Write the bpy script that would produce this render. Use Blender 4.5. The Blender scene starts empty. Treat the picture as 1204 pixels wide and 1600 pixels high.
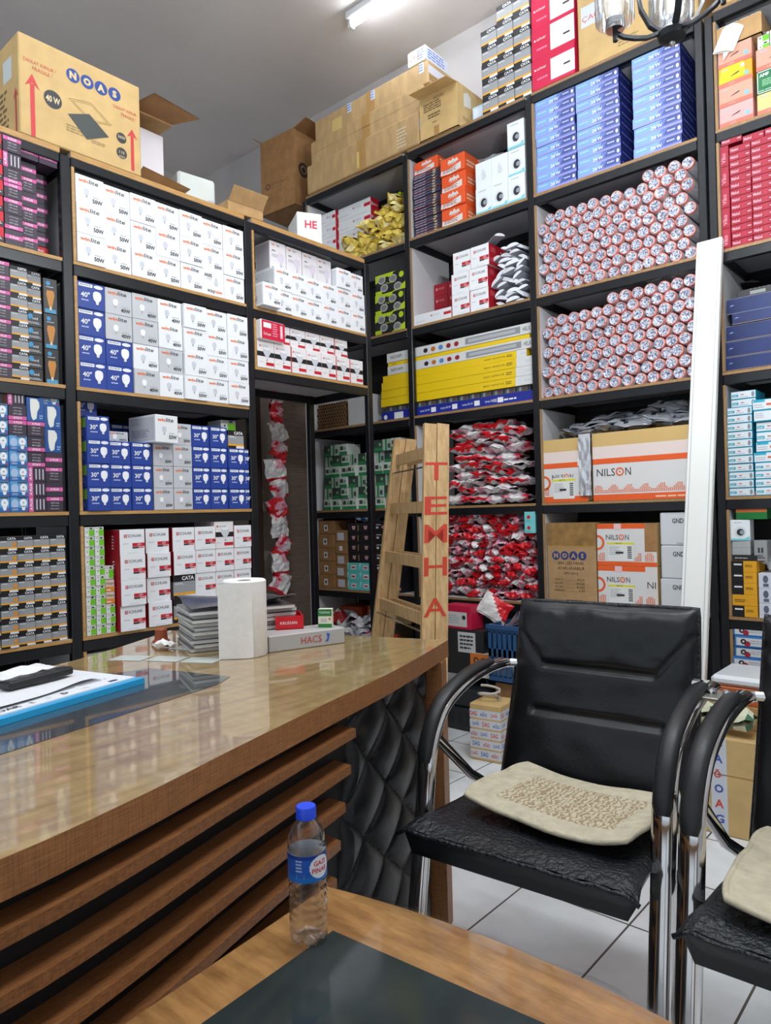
import bpy, math, random
from mathutils import Vector, Matrix, Euler
SC = bpy.context.scene
COL = SC.collection
PI = math.pi
RND = random.Random(11)

# ---------------------------------------------------------------- camera
def make_camera():
    yaw, pit, rol = 0.7194843, 0.00254, -0.0269469
    fw = Vector((-math.sin(yaw)*math.cos(pit), math.cos(yaw)*math.cos(pit), math.sin(pit)))
    r0 = Vector((math.cos(yaw), math.sin(yaw), 0)); u0 = r0.cross(fw)
    r = r0*math.cos(rol) + u0*math.sin(rol); u = u0*math.cos(rol) - r0*math.sin(rol)
    m = Matrix((r, u, -fw)).transposed().to_4x4(); m.translation = (0, 0, 1.10)
    cd = bpy.data.cameras.new('camera'); c = bpy.data.objects.new('camera', cd); COL.objects.link(c)
    c.matrix_world = m
    cd.sensor_fit = 'VERTICAL'; cd.sensor_height = 36; cd.lens = 25.057; cd.clip_start = 0.02
    SC.camera = c
make_camera()

# ---------------------------------------------------------------- world, lights, exposure
W = bpy.data.worlds.new('world'); SC.world = W; W.use_nodes = True
W.node_tree.nodes['Background'].inputs[0].default_value = (0.80, 0.90, 1.0, 1)
W.node_tree.nodes['Background'].inputs[1].default_value = 0.95
vs = SC.view_settings
vs.view_transform = 'Standard'; vs.look = 'None'; vs.gamma = 1; vs.use_curve_mapping = False
vs.exposure = 0.02
SC.cycles.use_denoising = True
SC.cycles.max_bounces = 8
SC.cycles.sample_clamp_indirect = 6

def lamp(name, kind, loc, power, col=(1, 1, 1), rot=(0, 0, 0), size=.1, size_y=None, radius=.03):
    ld = bpy.data.lights.new(name, kind); ld.energy = power; ld.color = col
    if kind == 'AREA':
        ld.shape = 'RECTANGLE'; ld.size = size; ld.size_y = size_y or size
    else:
        ld.shadow_soft_size = radius
    o = bpy.data.objects.new(name, ld); o.location = loc; o.rotation_euler = rot; COL.objects.link(o)
    return o
COOL = (.90, .96, 1.0)
# fluorescent tubes on the ceiling (the fittings themselves are built further down)
TUBES = [(-2.30, 3.12), (-1.75, 1.55), (-.2, 1.55), (-1.6, -.1), (.1, -.1)]
POWER = [4, 10, 22, 16, 18]
for (tx, ty), pw in zip(TUBES, POWER):
    lamp('tube_light', 'AREA', (tx, ty, 3.985), pw, COOL, size=1.15, size_y=.07)
# bulbs of the chandelier
for a, b in ((-.684, 1.658), (-.582, 1.747), (-.454, 1.703)):
    lamp('chandelier_light', 'POINT', (a, b, 2.45), 30, (.93, .97, 1.0), radius=.03)

# ---------------------------------------------------------------- materials
def lin(c):
    c = c/255.0
    return c/12.92 if c <= .04045 else ((c+.055)/1.055)**2.4
def rgb(c): return (lin(c[0]), lin(c[1]), lin(c[2]), 1)
MATS = {}
def M(key, col=None, rough=.55, metal=0, noise=0, scale=30, bump=0, bscale=80, trans=0, ior=1.45, coat=0, spec=.5, alpha=1, emit=0, stretch=None):
    if key in MATS: return MATS[key]
    m = bpy.data.materials.new(key); m.use_nodes = True; MATS[key] = m
    nt = m.node_tree; b = nt.nodes['Principled BSDF']
    I = b.inputs
    I['Base Color'].default_value = rgb(col); I['Roughness'].default_value = rough; I['Metallic'].default_value = metal
    I['Transmission Weight'].default_value = trans; I['IOR'].default_value = ior; I['Coat Weight'].default_value = coat
    I['Specular IOR Level'].default_value = spec; I['Alpha'].default_value = alpha
    if emit:
        I['Emission Color'].default_value = rgb(col); I['Emission Strength'].default_value = emit
    if noise or bump:
        tc = nt.nodes.new('ShaderNodeTexCoord'); mp = nt.nodes.new('ShaderNodeMapping')
        nt.links.new(tc.outputs['Object'], mp.inputs[0])
        if stretch: mp.inputs['Scale'].default_value = stretch
    if noise:
        n = nt.nodes.new('ShaderNodeTexNoise'); n.inputs['Scale'].default_value = scale; n.inputs['Detail'].default_value = 5
        nt.links.new(mp.outputs[0], n.inputs['Vector'])
        r = nt.nodes.new('ShaderNodeValToRGB'); r.color_ramp.elements[0].position = .3; r.color_ramp.elements[1].position = .7
        d = [max(0, c*(1-noise)) for c in col]; l = [min(255, c*(1+noise*.6)) for c in col]
        r.color_ramp.elements[0].color = rgb(d); r.color_ramp.elements[1].color = rgb(l)
        nt.links.new(n.outputs[0], r.inputs[0]); nt.links.new(r.outputs[0], I['Base Color'])
    if bump:
        n2 = nt.nodes.new('ShaderNodeTexNoise'); n2.inputs['Scale'].default_value = bscale; n2.inputs['Detail'].default_value = 4
        nt.links.new(mp.outputs[0], n2.inputs['Vector'])
        bp = nt.nodes.new('ShaderNodeBump'); bp.inputs['Strength'].default_value = bump; bp.inputs['Distance'].default_value = .01
        nt.links.new(n2.outputs[0], bp.inputs['Height']); nt.links.new(bp.outputs[0], I['Normal'])
    return m
def P(r, g, b, rough=.5):           # printed colour
    return M('print_%02x%02x%02x_%d' % (r, g, b, rough*100), (r, g, b), rough)
WHITE = P(236, 238, 240, .42); BLACK = P(22, 22, 25); INK = P(50, 50, 54)
def wood(key, c1, c2, scale=9, stretch=(1, 12, 1), rough=.4, coat=0, cross=0, cs=None):
    if key in MATS: return MATS[key]
    m = bpy.data.materials.new(key); m.use_nodes = True; MATS[key] = m
    nt = m.node_tree; b = nt.nodes['Principled BSDF']
    tc = nt.nodes.new('ShaderNodeTexCoord'); mp = nt.nodes.new('ShaderNodeMapping'); mp.inputs['Scale'].default_value = stretch
    nt.links.new(tc.outputs['Object'], mp.inputs[0])
    n = nt.nodes.new('ShaderNodeTexNoise'); n.inputs['Scale'].default_value = scale; n.inputs['Detail'].default_value = 6; n.inputs['Roughness'].default_value = .65
    nt.links.new(mp.outputs[0], n.inputs['Vector'])
    r = nt.nodes.new('ShaderNodeValToRGB'); r.color_ramp.elements[0].position = .32; r.color_ramp.elements[1].position = .68
    r.color_ramp.elements[0].color = rgb(c1); r.color_ramp.elements[1].color = rgb(c2)
    nt.links.new(n.outputs[0], r.inputs[0])
    out = r.outputs[0]
    if cross:
        w = nt.nodes.new('ShaderNodeTexNoise'); w.inputs['Scale'].default_value = scale
        mp2 = nt.nodes.new('ShaderNodeMapping'); mp2.inputs['Scale'].default_value = cs or (stretch[1], stretch[0], stretch[1])
        nt.links.new(tc.outputs['Object'], mp2.inputs[0]); nt.links.new(mp2.outputs[0], w.inputs['Vector'])
        mx = nt.nodes.new('ShaderNodeMix'); mx.data_type = 'RGBA'; mx.blend_type = 'MULTIPLY'; mx.inputs['Factor'].default_value = cross
        r2 = nt.nodes.new('ShaderNodeValToRGB'); r2.color_ramp.elements[0].position = .4; r2.color_ramp.elements[1].position = .6
        r2.color_ramp.elements[0].color = (.6, .55, .5, 1); r2.color_ramp.elements[1].color = (1, 1, 1, 1)
        nt.links.new(w.outputs[0], r2.inputs[0])
        nt.links.new(out, mx.inputs['A']); nt.links.new(r2.outputs[0], mx.inputs['B']); out = mx.outputs['Result']
    nt.links.new(out, b.inputs['Base Color'])
    b.inputs['Roughness'].default_value = rough; b.inputs['Coat Weight'].default_value = coat; b.inputs['Coat Roughness'].default_value = .04
    return m
STEEL = M('black_steel', (20, 22, 26), .35, noise=.25, scale=25)
EDGE = wood('edge_banding', (168, 124, 68), (198, 154, 92), 14, (1, 1, 9), .5)
EDGEB = wood('dull_edge_banding', (138, 104, 66), (170, 132, 86), 14, (9, 1, 1), .5)
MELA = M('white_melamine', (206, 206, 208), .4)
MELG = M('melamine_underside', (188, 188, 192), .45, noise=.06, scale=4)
BACKING = M('dark_backing', (30, 29, 30), .7)
CARD = M('cardboard', (186, 148, 100), .75, noise=.07, scale=18, bump=.15, bscale=60)
CARDP = M('pale_cardboard', (205, 172, 116), .72, noise=.05, scale=14, bump=.1, bscale=50)
CARDD = M('brown_cardboard', (158, 116, 72), .75, noise=.1, scale=16, bump=.15, bscale=60)
CARDI = M('cardboard_inside', (140, 104, 68), .8, noise=.1, scale=16)
TAPE = M('packing_tape', (176, 136, 82), .15, noise=.08, scale=8)
CHROME = M('chrome', (205, 203, 202), .09, metal=1)
LEATHER = M('black_leather', (17, 18, 21), .34, bump=.05, bscale=120, spec=.45)
LEATHERW = M('worn_black_leather', (24, 27, 31), .38, bump=.75, bscale=85, spec=.5)
def clearmat(key, col, rough, alpha, spec=.5):
    return M(key, col, rough, alpha=alpha, spec=spec)
def glassmat(key, tint=(.93, .94, .95), rough=.06, blend=.35):
    if key in MATS: return MATS[key]
    m = bpy.data.materials.new(key); m.use_nodes = True; MATS[key] = m
    nt = m.node_tree; nt.nodes.remove(nt.nodes['Principled BSDF']); mx = nt.nodes.new('ShaderNodeMixShader'); tr = nt.nodes.new('ShaderNodeBsdfTransparent'); gl = nt.nodes.new('ShaderNodeBsdfGlossy'); lw = nt.nodes.new('ShaderNodeLayerWeight')
    tr.inputs[0].default_value = (*tint, 1); gl.inputs['Roughness'].default_value = rough; lw.inputs['Blend'].default_value = blend
    nt.links.new(lw.outputs['Facing'], mx.inputs[0]); nt.links.new(tr.outputs[0], mx.inputs[1]); nt.links.new(gl.outputs[0], mx.inputs[2]); nt.links.new(mx.outputs[0], nt.nodes['Material Output'].inputs[0])
    return m
FILM = clearmat('clear_plastic_film', (225, 228, 232), .12, .22, .8)

# ---------------------------------------------------------------- mesh builder
_txt = {}
def text_geo(s, bold=0, shear=0):
    k = (s, bold, shear)
    if k in _txt: return _txt[k]
    cu = bpy.data.curves.new('txt', 'FONT'); cu.body = s; cu.size = 1; cu.offset = bold; cu.resolution_u = 2; cu.shear = shear
    o = bpy.data.objects.new('txt', cu); COL.objects.link(o)
    dg = bpy.context.evaluated_depsgraph_get()
    me = bpy.data.meshes.new_from_object(o.evaluated_get(dg))
    vs_ = [(v.co.x, v.co.y) for v in me.vertices]; fs = [tuple(p.vertices) for p in me.polygons]
    bpy.data.objects.remove(o); bpy.data.curves.remove(cu); bpy.data.meshes.remove(me)
    if vs_:
        x0 = min(v[0] for v in vs_); x1 = max(v[0] for v in vs_); y0 = min(v[1] for v in vs_); y1 = max(v[1] for v in vs_)
        W_ = x1-x0 or 1; H_ = y1-y0 or 1
        vs_ = [((x-x0)/W_, (y-y0)/H_) for x, y in vs_]
        asp = W_/H_
    else: asp = 1
    _txt[k] = (vs_, fs, asp)
    return _txt[k]

class MB:
    def __init__(s):
        s.v = []; s.f = []; s.m = []; s.mats = []; s.T = None; s.pl = None
    def mi(s, mat):
        if mat not in s.mats: s.mats.append(mat)
        return s.mats.index(mat)
    def add(s, vs_, fs, mat):
        b = len(s.v); i = s.mi(mat) if not isinstance(mat, list) else None
        for p in vs_:
            p = Vector(p)
            s.v.append(tuple(s.T @ p) if s.T else tuple(p))
        for k, f in enumerate(fs):
            s.f.append(tuple(b+a for a in f)); s.m.append(i if i is not None else s.mi(mat[k]))
    def box(s, x0, x1, y0, y1, z0, z1, mat, c=0):
        if c <= 0:
            vv = [(x, y, z) for z in (z0, z1) for y in (y0, y1) for x in (x0, x1)]
            s.add(vv, [(0, 2, 3, 1), (4, 5, 7, 6), (0, 1, 5, 4), (2, 6, 7, 3), (0, 4, 6, 2), (1, 3, 7, 5)], mat); return
        X, Y, Z = (x0, x1), (y0, y1), (z0, z1); vv = []; idx = {}
        for a in (0, 1):
            for b in (0, 1):
                for d in (0, 1):
                    sx, sy, sz = (1-2*a)*c, (1-2*b)*c, (1-2*d)*c
                    for ax in range(3):
                        p = [X[a]+sx, Y[b]+sy, Z[d]+sz]; p[ax] = (X, Y, Z)[ax][(a, b, d)[ax]]
                        idx[(a, b, d, ax)] = len(vv); vv.append(tuple(p))
        F = []
        for ax in range(3):
            o1, o2 = [q for q in range(3) if q != ax]
            for sd in (0, 1):
                q = []
                for i, j in ((0, 0), (1, 0), (1, 1), (0, 1)):
                    k = [0, 0, 0]; k[ax] = sd; k[o1] = i; k[o2] = j; q.append(idx[(*k, ax)])
                if (sd == 1) == (ax == 1): q.reverse()
                F.append(tuple(q))
            for i in (0, 1):
                for j in (0, 1):
                    k0 = [0, 0, 0]; k1 = [0, 0, 0]; k0[o1] = k1[o1] = i; k0[o2] = k1[o2] = j; k1[ax] = 1
                    q = (idx[(*k0, o1)], idx[(*k0, o2)], idx[(*k1, o2)], idx[(*k1, o1)])
                    F.append(q)
        for a in (0, 1):
            for b in (0, 1):
                for d in (0, 1): F.append(tuple(idx[(a, b, d, ax)] for ax in range(3)))
        s.add(vv, F, mat)
    def prism(s, pts, z0, z1, mat, top=None):
        n = len(pts)
        s.add([(x, y, z0) for x, y in pts]+[(x, y, z1) for x, y in pts],
              [tuple(range(n-1, -1, -1)), tuple(range(n, 2*n))]+[(i, (i+1) % n, n+(i+1) % n, n+i) for i in range(n)],
              [mat, top or mat]+[mat]*n)
    def sweep(s, path, prof, mat, up=(0, 0, 1), caps=True, closed=False, scale=None):
        path = [Vector(p) for p in path]; n = len(path); k = len(prof); vv = []
        for i, p in enumerate(path):
            t = (path[(i+1) % n] if closed or i < n-1 else p)-(path[i-1] if closed or i > 0 else p)
            t.normalize(); a = Vector(up).cross(t)
            if a.length < 1e-4: a = Vector((1, 0, 0)).cross(t)
            a.normalize(); b = t.cross(a); sc = scale[i] if scale else 1
            for x, y in prof: vv.append(p+a*x*sc+b*y*sc)
        F = []
        for i in range(n if closed else n-1):
            for j in range(k):
                a0 = i*k; b0 = ((i+1) % n)*k
                F.append((a0+j, a0+(j+1) % k, b0+(j+1) % k, b0+j))
        if caps and not closed:
            F.append(tuple(range(k-1, -1, -1))); F.append(tuple((n-1)*k+j for j in range(k)))
        s.add(vv, F, mat)
    def tube(s, path, r, mat, seg=8, up=(0, 0, 1), caps=True, scale=None, ry=None, closed=False):
        ry = ry or r
        s.sweep(path, [(r*math.cos(2*PI*i/seg), ry*math.sin(2*PI*i/seg)) for i in range(seg)], mat, up, caps, closed, scale)
    def lathe(s, prof, mat, seg=24, cx=0, cy=0, caps=False):
        n = len(prof)
        vv = [(cx+r*math.cos(2*PI*j/seg), cy+r*math.sin(2*PI*j/seg), z) for r, z in prof for j in range(seg)]
        F = [(i*seg+j, i*seg+(j+1) % seg, (i+1)*seg+(j+1) % seg, (i+1)*seg+j) for i in range(n-1) for j in range(seg)]
        mm = [mat]*len(F) if not isinstance(mat, list) else [mat[i] for i in range(n-1) for j in range(seg)]
        if caps:
            F += [tuple(range(seg-1, -1, -1)), tuple((n-1)*seg+j for j in range(seg))]; mm += [mm[0], mm[-1]]
        s.add(vv, F, mm)
    def grid(s, fn, nu, nv, mat, closeu=False):
        vv = [fn(i/(nu if closeu else nu-1), j/(nv-1)) for j in range(nv) for i in range(nu)]
        F = [(j*nu+i, j*nu+(i+1) % nu, (j+1)*nu+(i+1) % nu, (j+1)*nu+i) for j in range(nv-1) for i in range(nu if closeu else nu-1)]
        if callable(mat) and not isinstance(mat, bpy.types.Material):
            mat = [mat((f[0] % nu)/(nu-1), (f[0]//nu)/(nv-1)) for f in F]
        s.add(vv, F, mat)
    # ---- printing on a face: self.face(...) then rect / disc / poly / text in metres on that face
    def face(s, which, w, d, h):
        s.pl = {'front': lambda u, v, e: (u, -e, v), 'left': lambda u, v, e: (-e, d-u, v), 'right': lambda u, v, e: (w+e, u, v),
                'top': lambda u, v, e: (u, v, h+e), 'bottom': lambda u, v, e: (u, d-v, -e), 'back': lambda u, v, e: (w-u, d+e, v)}[which]
        s.W, s.H = {'front': (w, h), 'back': (w, h), 'left': (d, h), 'right': (d, h), 'top': (w, d), 'bottom': (w, d)}[which]
        return s
    def poly(s, pts, mat, l=1):
        s.add([s.pl(u, v, .0004*l) for u, v in pts], [tuple(range(len(pts)))], mat)
    def rect(s, u0, v0, u1, v1, mat, l=1): s.poly([(u0, v0), (u1, v0), (u1, v1), (u0, v1)], mat, l)
    def rel(s, u0, v0, u1, v1, mat, l=1): s.rect(u0*s.W, v0*s.H, u1*s.W, v1*s.H, mat, l)
    def disc(s, u, v, r, mat, l=1, rv=None, n=14, a0=0, a1=2*PI):
        rv = rv or r
        full = abs(a1-a0-2*PI) < 1e-6
        s.poly([(u+r*math.cos(a0+(a1-a0)*i/(n if full else n-1)), v+rv*math.sin(a0+(a1-a0)*i/(n if full else n-1))) for i in range(n)], mat, l)
    def ring(s, u, v, r0, r1, mat, l=1, n=18):
        vv = []; F = []
        for i in range(n):
            a = 2*PI*i/n
            vv += [s.pl(u+r0*math.cos(a), v+r0*math.sin(a), .0004*l), s.pl(u+r1*math.cos(a), v+r1*math.sin(a), .0004*l)]
            j = (i+1) % n; F.append((2*i, 2*i+1, 2*j+1, 2*j))
        s.add(vv, F, mat)
    def text(s, t, u, v, h, mat, w=None, bold=.0, shear=0, al='l', l=2, rot=0):
        """baseline corner (u, v), letter height h, optional full width w"""
        vv, F, asp = text_geo(t, bold, shear)
        w = w or h*asp
        du = -w/2 if al == 'c' else (-w if al == 'r' else 0)
        cr, sr = math.cos(rot), math.sin(rot)
        s.add([s.pl(u+(x*w+du)*cr-y*h*sr, v+(x*w+du)*sr+y*h*cr, .0004*l) for x, y in vv], F, mat)
    def lines(s, u0, v0, u1, v1, n, mat, l=2):          # small print: a block of text lines
        r = random.Random(int(u0*1e5+v0*1e5+n))
        p = (v1-v0)/n
        for i in range(n):
            u = u0
            end = u1-(u1-u0)*.25*r.random()
            while u < end:
                k = min(end-u, (u1-u0)*r.uniform(.12, .3)); s.rect(u, v0+i*p+p*.25, u+k, v0+i*p+p*.75, mat, l); u += k+(u1-u0)*.035
    def build(s, name, smooth=None):
        me = bpy.data.meshes.new(name); me.from_pydata(s.v, [], s.f)
        for m in s.mats: me.materials.append(m)
        me.polygons.foreach_set('material_index', s.m)
        if smooth is not None:
            me.shade_smooth()
            if smooth < 3.1: me.set_sharp_from_angle(angle=smooth)
        me.update()
        return me

def noise3(x, y, z, s=0):
    from mathutils import noise
    return noise.noise(Vector((x+s*7.3, y+s*3.1, z-s*5.7)))

# ---------------------------------------------------------------- objects
def obj(name, me, parent=None, loc=(0, 0, 0), rot=(0, 0, 0), label=None, cat=None, group=None, kind=None):
    o = bpy.data.objects.new(name, me.build(name) if isinstance(me, MB) else me); COL.objects.link(o)
    o.location = loc; o.rotation_euler = rot
    if parent: o.parent = parent
    for k, v in (('label', label), ('category', cat), ('group', group), ('kind', kind)):
        if v: o[k] = v
    return o
def thing(name, label, cat, loc=(0, 0, 0), rot=(0, 0, 0), group=None):
    return obj(name, None, None, loc, rot, label, cat, group)
def struct(name, me, loc=(0, 0, 0), rot=(0, 0, 0)): return obj(name, me, None, loc, rot, kind='structure')
ORD = 'zeroth first second third fourth fifth sixth seventh eighth ninth tenth eleventh twelfth thirteenth fourteenth fifteenth sixteenth'.split()
CNT = 'zero one two three four five six seven eight nine ten eleven twelve thirteen fourteen fifteen'.split()
# wall frames: u along the wall (as seen from the room, left to right), d = depth behind the shelf front, z up
XL, YB = -2.600, 3.256
def onL(u, d, z): return (XL-d, u, z)
def onB(u, d, z): return (u, YB+d, z)
def put(wall, me, name, u, d, z, label, cat, group=None, rz=0, rx=0, ry=0, parent=None):
    if wall == 'L': return obj(name, me, parent, onL(u, d, z), (rx, ry, PI/2+rz), label, cat, group)
    return obj(name, me, parent, onB(u, d, z), (rx, ry, rz), label, cat, group)
def J(a): return RND.uniform(-a, a)
# ================================================================= the room
def tile_mat():
    m = bpy.data.materials.new('floor_tiles'); m.use_nodes = True; nt = m.node_tree; b = nt.nodes['Principled BSDF']
    tc = nt.nodes.new('ShaderNodeTexCoord'); sp = nt.nodes.new('ShaderNodeSeparateXYZ'); nt.links.new(tc.outputs['Object'], sp.inputs[0])
    def mth(op, a, c=None):
        n = nt.nodes.new('ShaderNodeMath'); n.operation = op
        for i, q in enumerate((a, c)):
            if q is None: continue
            if isinstance(q, (int, float)): n.inputs[i].default_value = q
            else: nt.links.new(q, n.inputs[i])
        return n.outputs[0]
    ds = []
    for ax, o in (('X', -1.0960), ('Y', 1.818)):
        f = mth('FRACT', mth('DIVIDE', mth('SUBTRACT', sp.outputs[ax], o-31.7), .317))
        ds.append(mth('MINIMUM', f, mth('SUBTRACT', 1.0, f)))
    g = mth('LESS_THAN', mth('MINIMUM', ds[0], ds[1]), .009)
    n = nt.nodes.new('ShaderNodeTexNoise'); n.inputs['Scale'].default_value = 4; n.inputs['Detail'].default_value = 6
    nt.links.new(tc.outputs['Object'], n.inputs['Vector'])
    r = nt.nodes.new('ShaderNodeValToRGB'); r.color_ramp.elements[0].color = rgb((212, 216, 218)); r.color_ramp.elements[1].color = rgb((234, 237, 239))
    r.color_ramp.elements[0].position = .35; r.color_ramp.elements[1].position = .6
    nt.links.new(n.outputs[0], r.inputs[0])
    mx = nt.nodes.new('ShaderNodeMix'); mx.data_type = 'RGBA'; nt.links.new(g, mx.inputs['Factor'])
    nt.links.new(r.outputs[0], mx.inputs['A']); mx.inputs['B'].default_value = rgb((84, 76, 70))
    nt.links.new(mx.outputs['Result'], b.inputs['Base Color'])
    nt.links.new(mth('ADD', mth('MULTIPLY', g, .5), .16), b.inputs['Roughness'])
    return m
PAINT = M('wall_paint', (196, 192, 190), .85, noise=.03, scale=3)
CEIL = M('ceiling_paint', (222, 216, 212), .85, noise=.03, scale=2, bump=.05, bscale=12)
def slab(name, x0, x1, y0, y1, z0, z1, mat):
    b = MB(); b.box(x0, x1, y0, y1, z0, z1, mat); return struct(name, b)
slab('floor', -5.4, 1.9, -3.2, 3.72, -.1, 0, tile_mat())
slab('ceiling', -5.4, 1.9, -3.2, 3.72, 4.10, 4.2, CEIL)
slab('wall_back', -5.4, 1.9, 3.72, 3.82, 0, 4.1, PAINT)
slab('wall_left', -5.5, -5.4, -3.2, 3.72, 0, 4.1, PAINT)
slab('wall_right', 1.9, 2.0, -3.2, 3.72, 0, 4.1, PAINT)
# the passage behind the shelves: wall, door board and a grooved laminate panel
DARKP = wood('passage_laminate', (72, 60, 53), (124, 107, 94), 5, (2, 2, 60), .5)
slab('wall_passage', -3.62, -3.56, 1.2, 2.99, 0, 2.3, M('passage_paint', (142, 130, 120), .8, noise=.08, scale=6))
b = MB(); b.box(-3.60, -3.52, 2.995, 3.235, 0, 2.35, DARKP)
struct('wall_passage_panel', b)
b = MB()
b.box(-3.55, -3.525, 2.40, 2.80, 0, 1.98, M('door_leaf', (92, 82, 76), .6, noise=.06, scale=8))
b.box(-3.56, -3.515, 2.80, 2.85, 0, 2.02, M('door_frame', (58, 42, 34), .6)); b.box(-3.56, -3.515, 2.35, 2.40, 0, 2.02, M('door_frame'))
struct('door_1', b)
b = MB(); b.box(-3.5595, -3.53, 1.2, 2.99, 2.02, 2.04, M('aluminium', (190, 190, 195), .3, metal=1)); struct('trim_1', b)

# ceiling tubes
def ceiling_tube(x, y, label):
    t = thing('ceiling_light', label, 'ceiling lamp', (x, y, 4.1), group=None)
    b = MB(); b.box(-.62, .62, -.035, .035, -.045, 0, M('fitting_white', (225, 226, 228), .4), .006); obj('housing', b, t)
    b = MB(); b.tube([(-.59, 0, -.072), (.59, 0, -.072)], .017, M('lit_tube', (238, 246, 255), .4, emit=28), 10)
    obj('tube', b, t)
    for s in (-1, 1):
        b = MB(); b.box(s*.6-.012, s*.6+.012, -.02, .02, -.095, -.044, M('fitting_white'), .004); obj('lamp_holder', b, t)
WHERE = ['above the tall shelves', 'above the desk', 'above the chairs', 'over the shop entrance beside the desk', 'over the shop entrance']
for (x, y), w in zip(TUBES, WHERE): ceiling_tube(x, y, 'white fluorescent tube fitting on the ceiling ' + w)

# ================================================================= shelving
def unit(wall, label, posts, levels, depth, u0, u1, rear=0, back=True, sides=True, skip=()):
    """posts: list of (u0, u1) ; levels: shelf tops ; boards span u0..u1"""
    t = thing('shelving_unit', label, 'shelving', (XL, 0, 0) if wall == 'L' else (0, YB, 0), (0, 0, PI/2 if wall == 'L' else 0))
    top = max(levels)
    for i, (a, c) in enumerate(posts):
        for d0 in (0, depth-.03):
            s_ = rear if d0 else 0
            b = MB(); b.box(a+s_, c+s_, d0, d0+.03, 0, top-.022, STEEL, .003); obj('post', b, t)
    for i, z in enumerate(levels):
        th = .020 if z == top and wall == 'L' else .0125
        b = MB()
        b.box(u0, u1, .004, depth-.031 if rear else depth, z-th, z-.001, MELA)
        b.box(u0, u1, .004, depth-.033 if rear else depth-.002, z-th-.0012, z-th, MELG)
        b.box(u0-.001, u1+.001, .001, .0045, z-th-.0005, z-.0005, EDGE if wall == 'L' else EDGEB)
        obj('shelf', b, t)
        b = MB(); zt = z-th-.0015
        b.box(u0, u1, .003, .028, z-.054, zt, STEEL, .002)
        for q in (u0, u1-.02): b.box(q, q+.02, .028, depth, z-.054, zt, STEEL, .002)
        b.box(u0, u1, depth-.026, depth-.001, z-.054, zt, STEEL, .002)
        obj('shelf_rail', b, t)
    if back:
        b = MB(); b.box(u0, u1, depth, depth+.006, max(0.02, min(levels)-.25), top-.03, BACKING); obj('rear_sheet', b, t)  # plain dark sheet across the rear of the bay
    if sides:
        zz = sorted(levels)
        for qi, (q0, q1) in enumerate(zip(zz, zz[1:])):
            if qi in skip: continue
            b = MB(); b.box(u0+.0005, u0+.0105, .005, depth-.03, q0+.0005, q1-.056, MELA)
            b.box(u0, u0+.011, .001, .0048, q0+.0005, q1-.056, EDGE if wall == 'L' else EDGEB); obj('side_panel', b, t)
    return t
LZ = [2.482, 2.075, 1.606, 1.14, .671, .20]
unit('L', 'black steel shelving bay beside the desk seat, stacked with small bulb boxes', [(.40, .435), (1.205, 1.243)], LZ, .42, .4365, 1.2035)
unit('L', 'black steel shelving bay filled with white and blue bulb boxes', [(2.045, 2.083)], LZ, .42, 1.2465, 2.0435)
unit('L', 'black shelving bridge over the passage, wooden shelf edges', [(2.851, 2.889)], [2.482, 2.075, 1.796], .42, 2.0865, 2.8495, back=False, rear=-.07)
BZ = [3.225, 2.706, 2.19, 1.667, 1.134, .622, .13]
unit('B', 'tall black shelving bay in the corner by the passage', [(-3.52, -3.485), (-2.648, -2.61)], BZ, .40, -3.4835, -2.6495)
unit('B', 'tall black shelving bay behind the wooden ladder', [(-1.829, -1.793)], BZ, .40, -2.6085, -1.8305, skip=(3,))
unit('B', 'tall black shelving bay holding the wrapped tubes', [(-.992, -.958)], BZ, .40, -1.7915, -.9935)
unit('B', 'tall black shelving bay beyond the white board, red and teal boxes', [(-.950, -.916), (-.12, -.085)], BZ, .40, -.9145, -.1215)
# ================================================================= printed boxes
ORANGE = P(232, 110, 38); GREY = P(176, 178, 182); LGREY = P(206, 208, 212); RED = P(196, 30, 44); DRED = P(150, 16, 34); PINK = P(212, 96, 160)
BLUE = P(38, 66, 150, .4); NAVY = P(28, 44, 100, .45); PURPLE = P(58, 48, 62, .45); GREEN = P(110, 190, 40); AMBER = P(226, 160, 42); TEAL = P(60, 170, 190)
PAPER = P(228, 228, 228, .5); GPAPER = P(196, 198, 202, .5)
BULBW = P(244, 244, 246, .35); BULBG = P(204, 208, 216, .4)
def bulb(b, u, v, r, mat, base, l=2, tilt=0):
    """flat drawing of a big lamp: body, neck, cap"""
    def q(x, y): return (u+x*math.cos(tilt)-y*math.sin(tilt), v+x*math.sin(tilt)+y*math.cos(tilt))
    b.poly([q(x*r, y*r) for x, y in ((-.75, 1.1), (-.95, .8), (-1, 0), (-.85, -.6), (-.4, -1.1), (.4, -1.1), (.85, -.6), (1, 0), (.95, .8), (.75, 1.1), (.3, 1.3), (-.3, 1.3))], mat, l)
    b.poly([q(x*r, y*r) for x, y in ((-.36, -1.1), (.36, -1.1), (.3, -1.75), (-.3, -1.75))], base, l)
    b.disc(q(0, -1.9*r)[0], q(0, -1.9*r)[1], .14*r, INK, l, n=8)
CACHE = {}
def cached(f):
    def g(*a, **k):
        key = (f.__name__, a, tuple(sorted(k.items())))
        if key not in CACHE: CACHE[key] = f(*a, **k)
        return CACHE[key]
    return g
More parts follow.
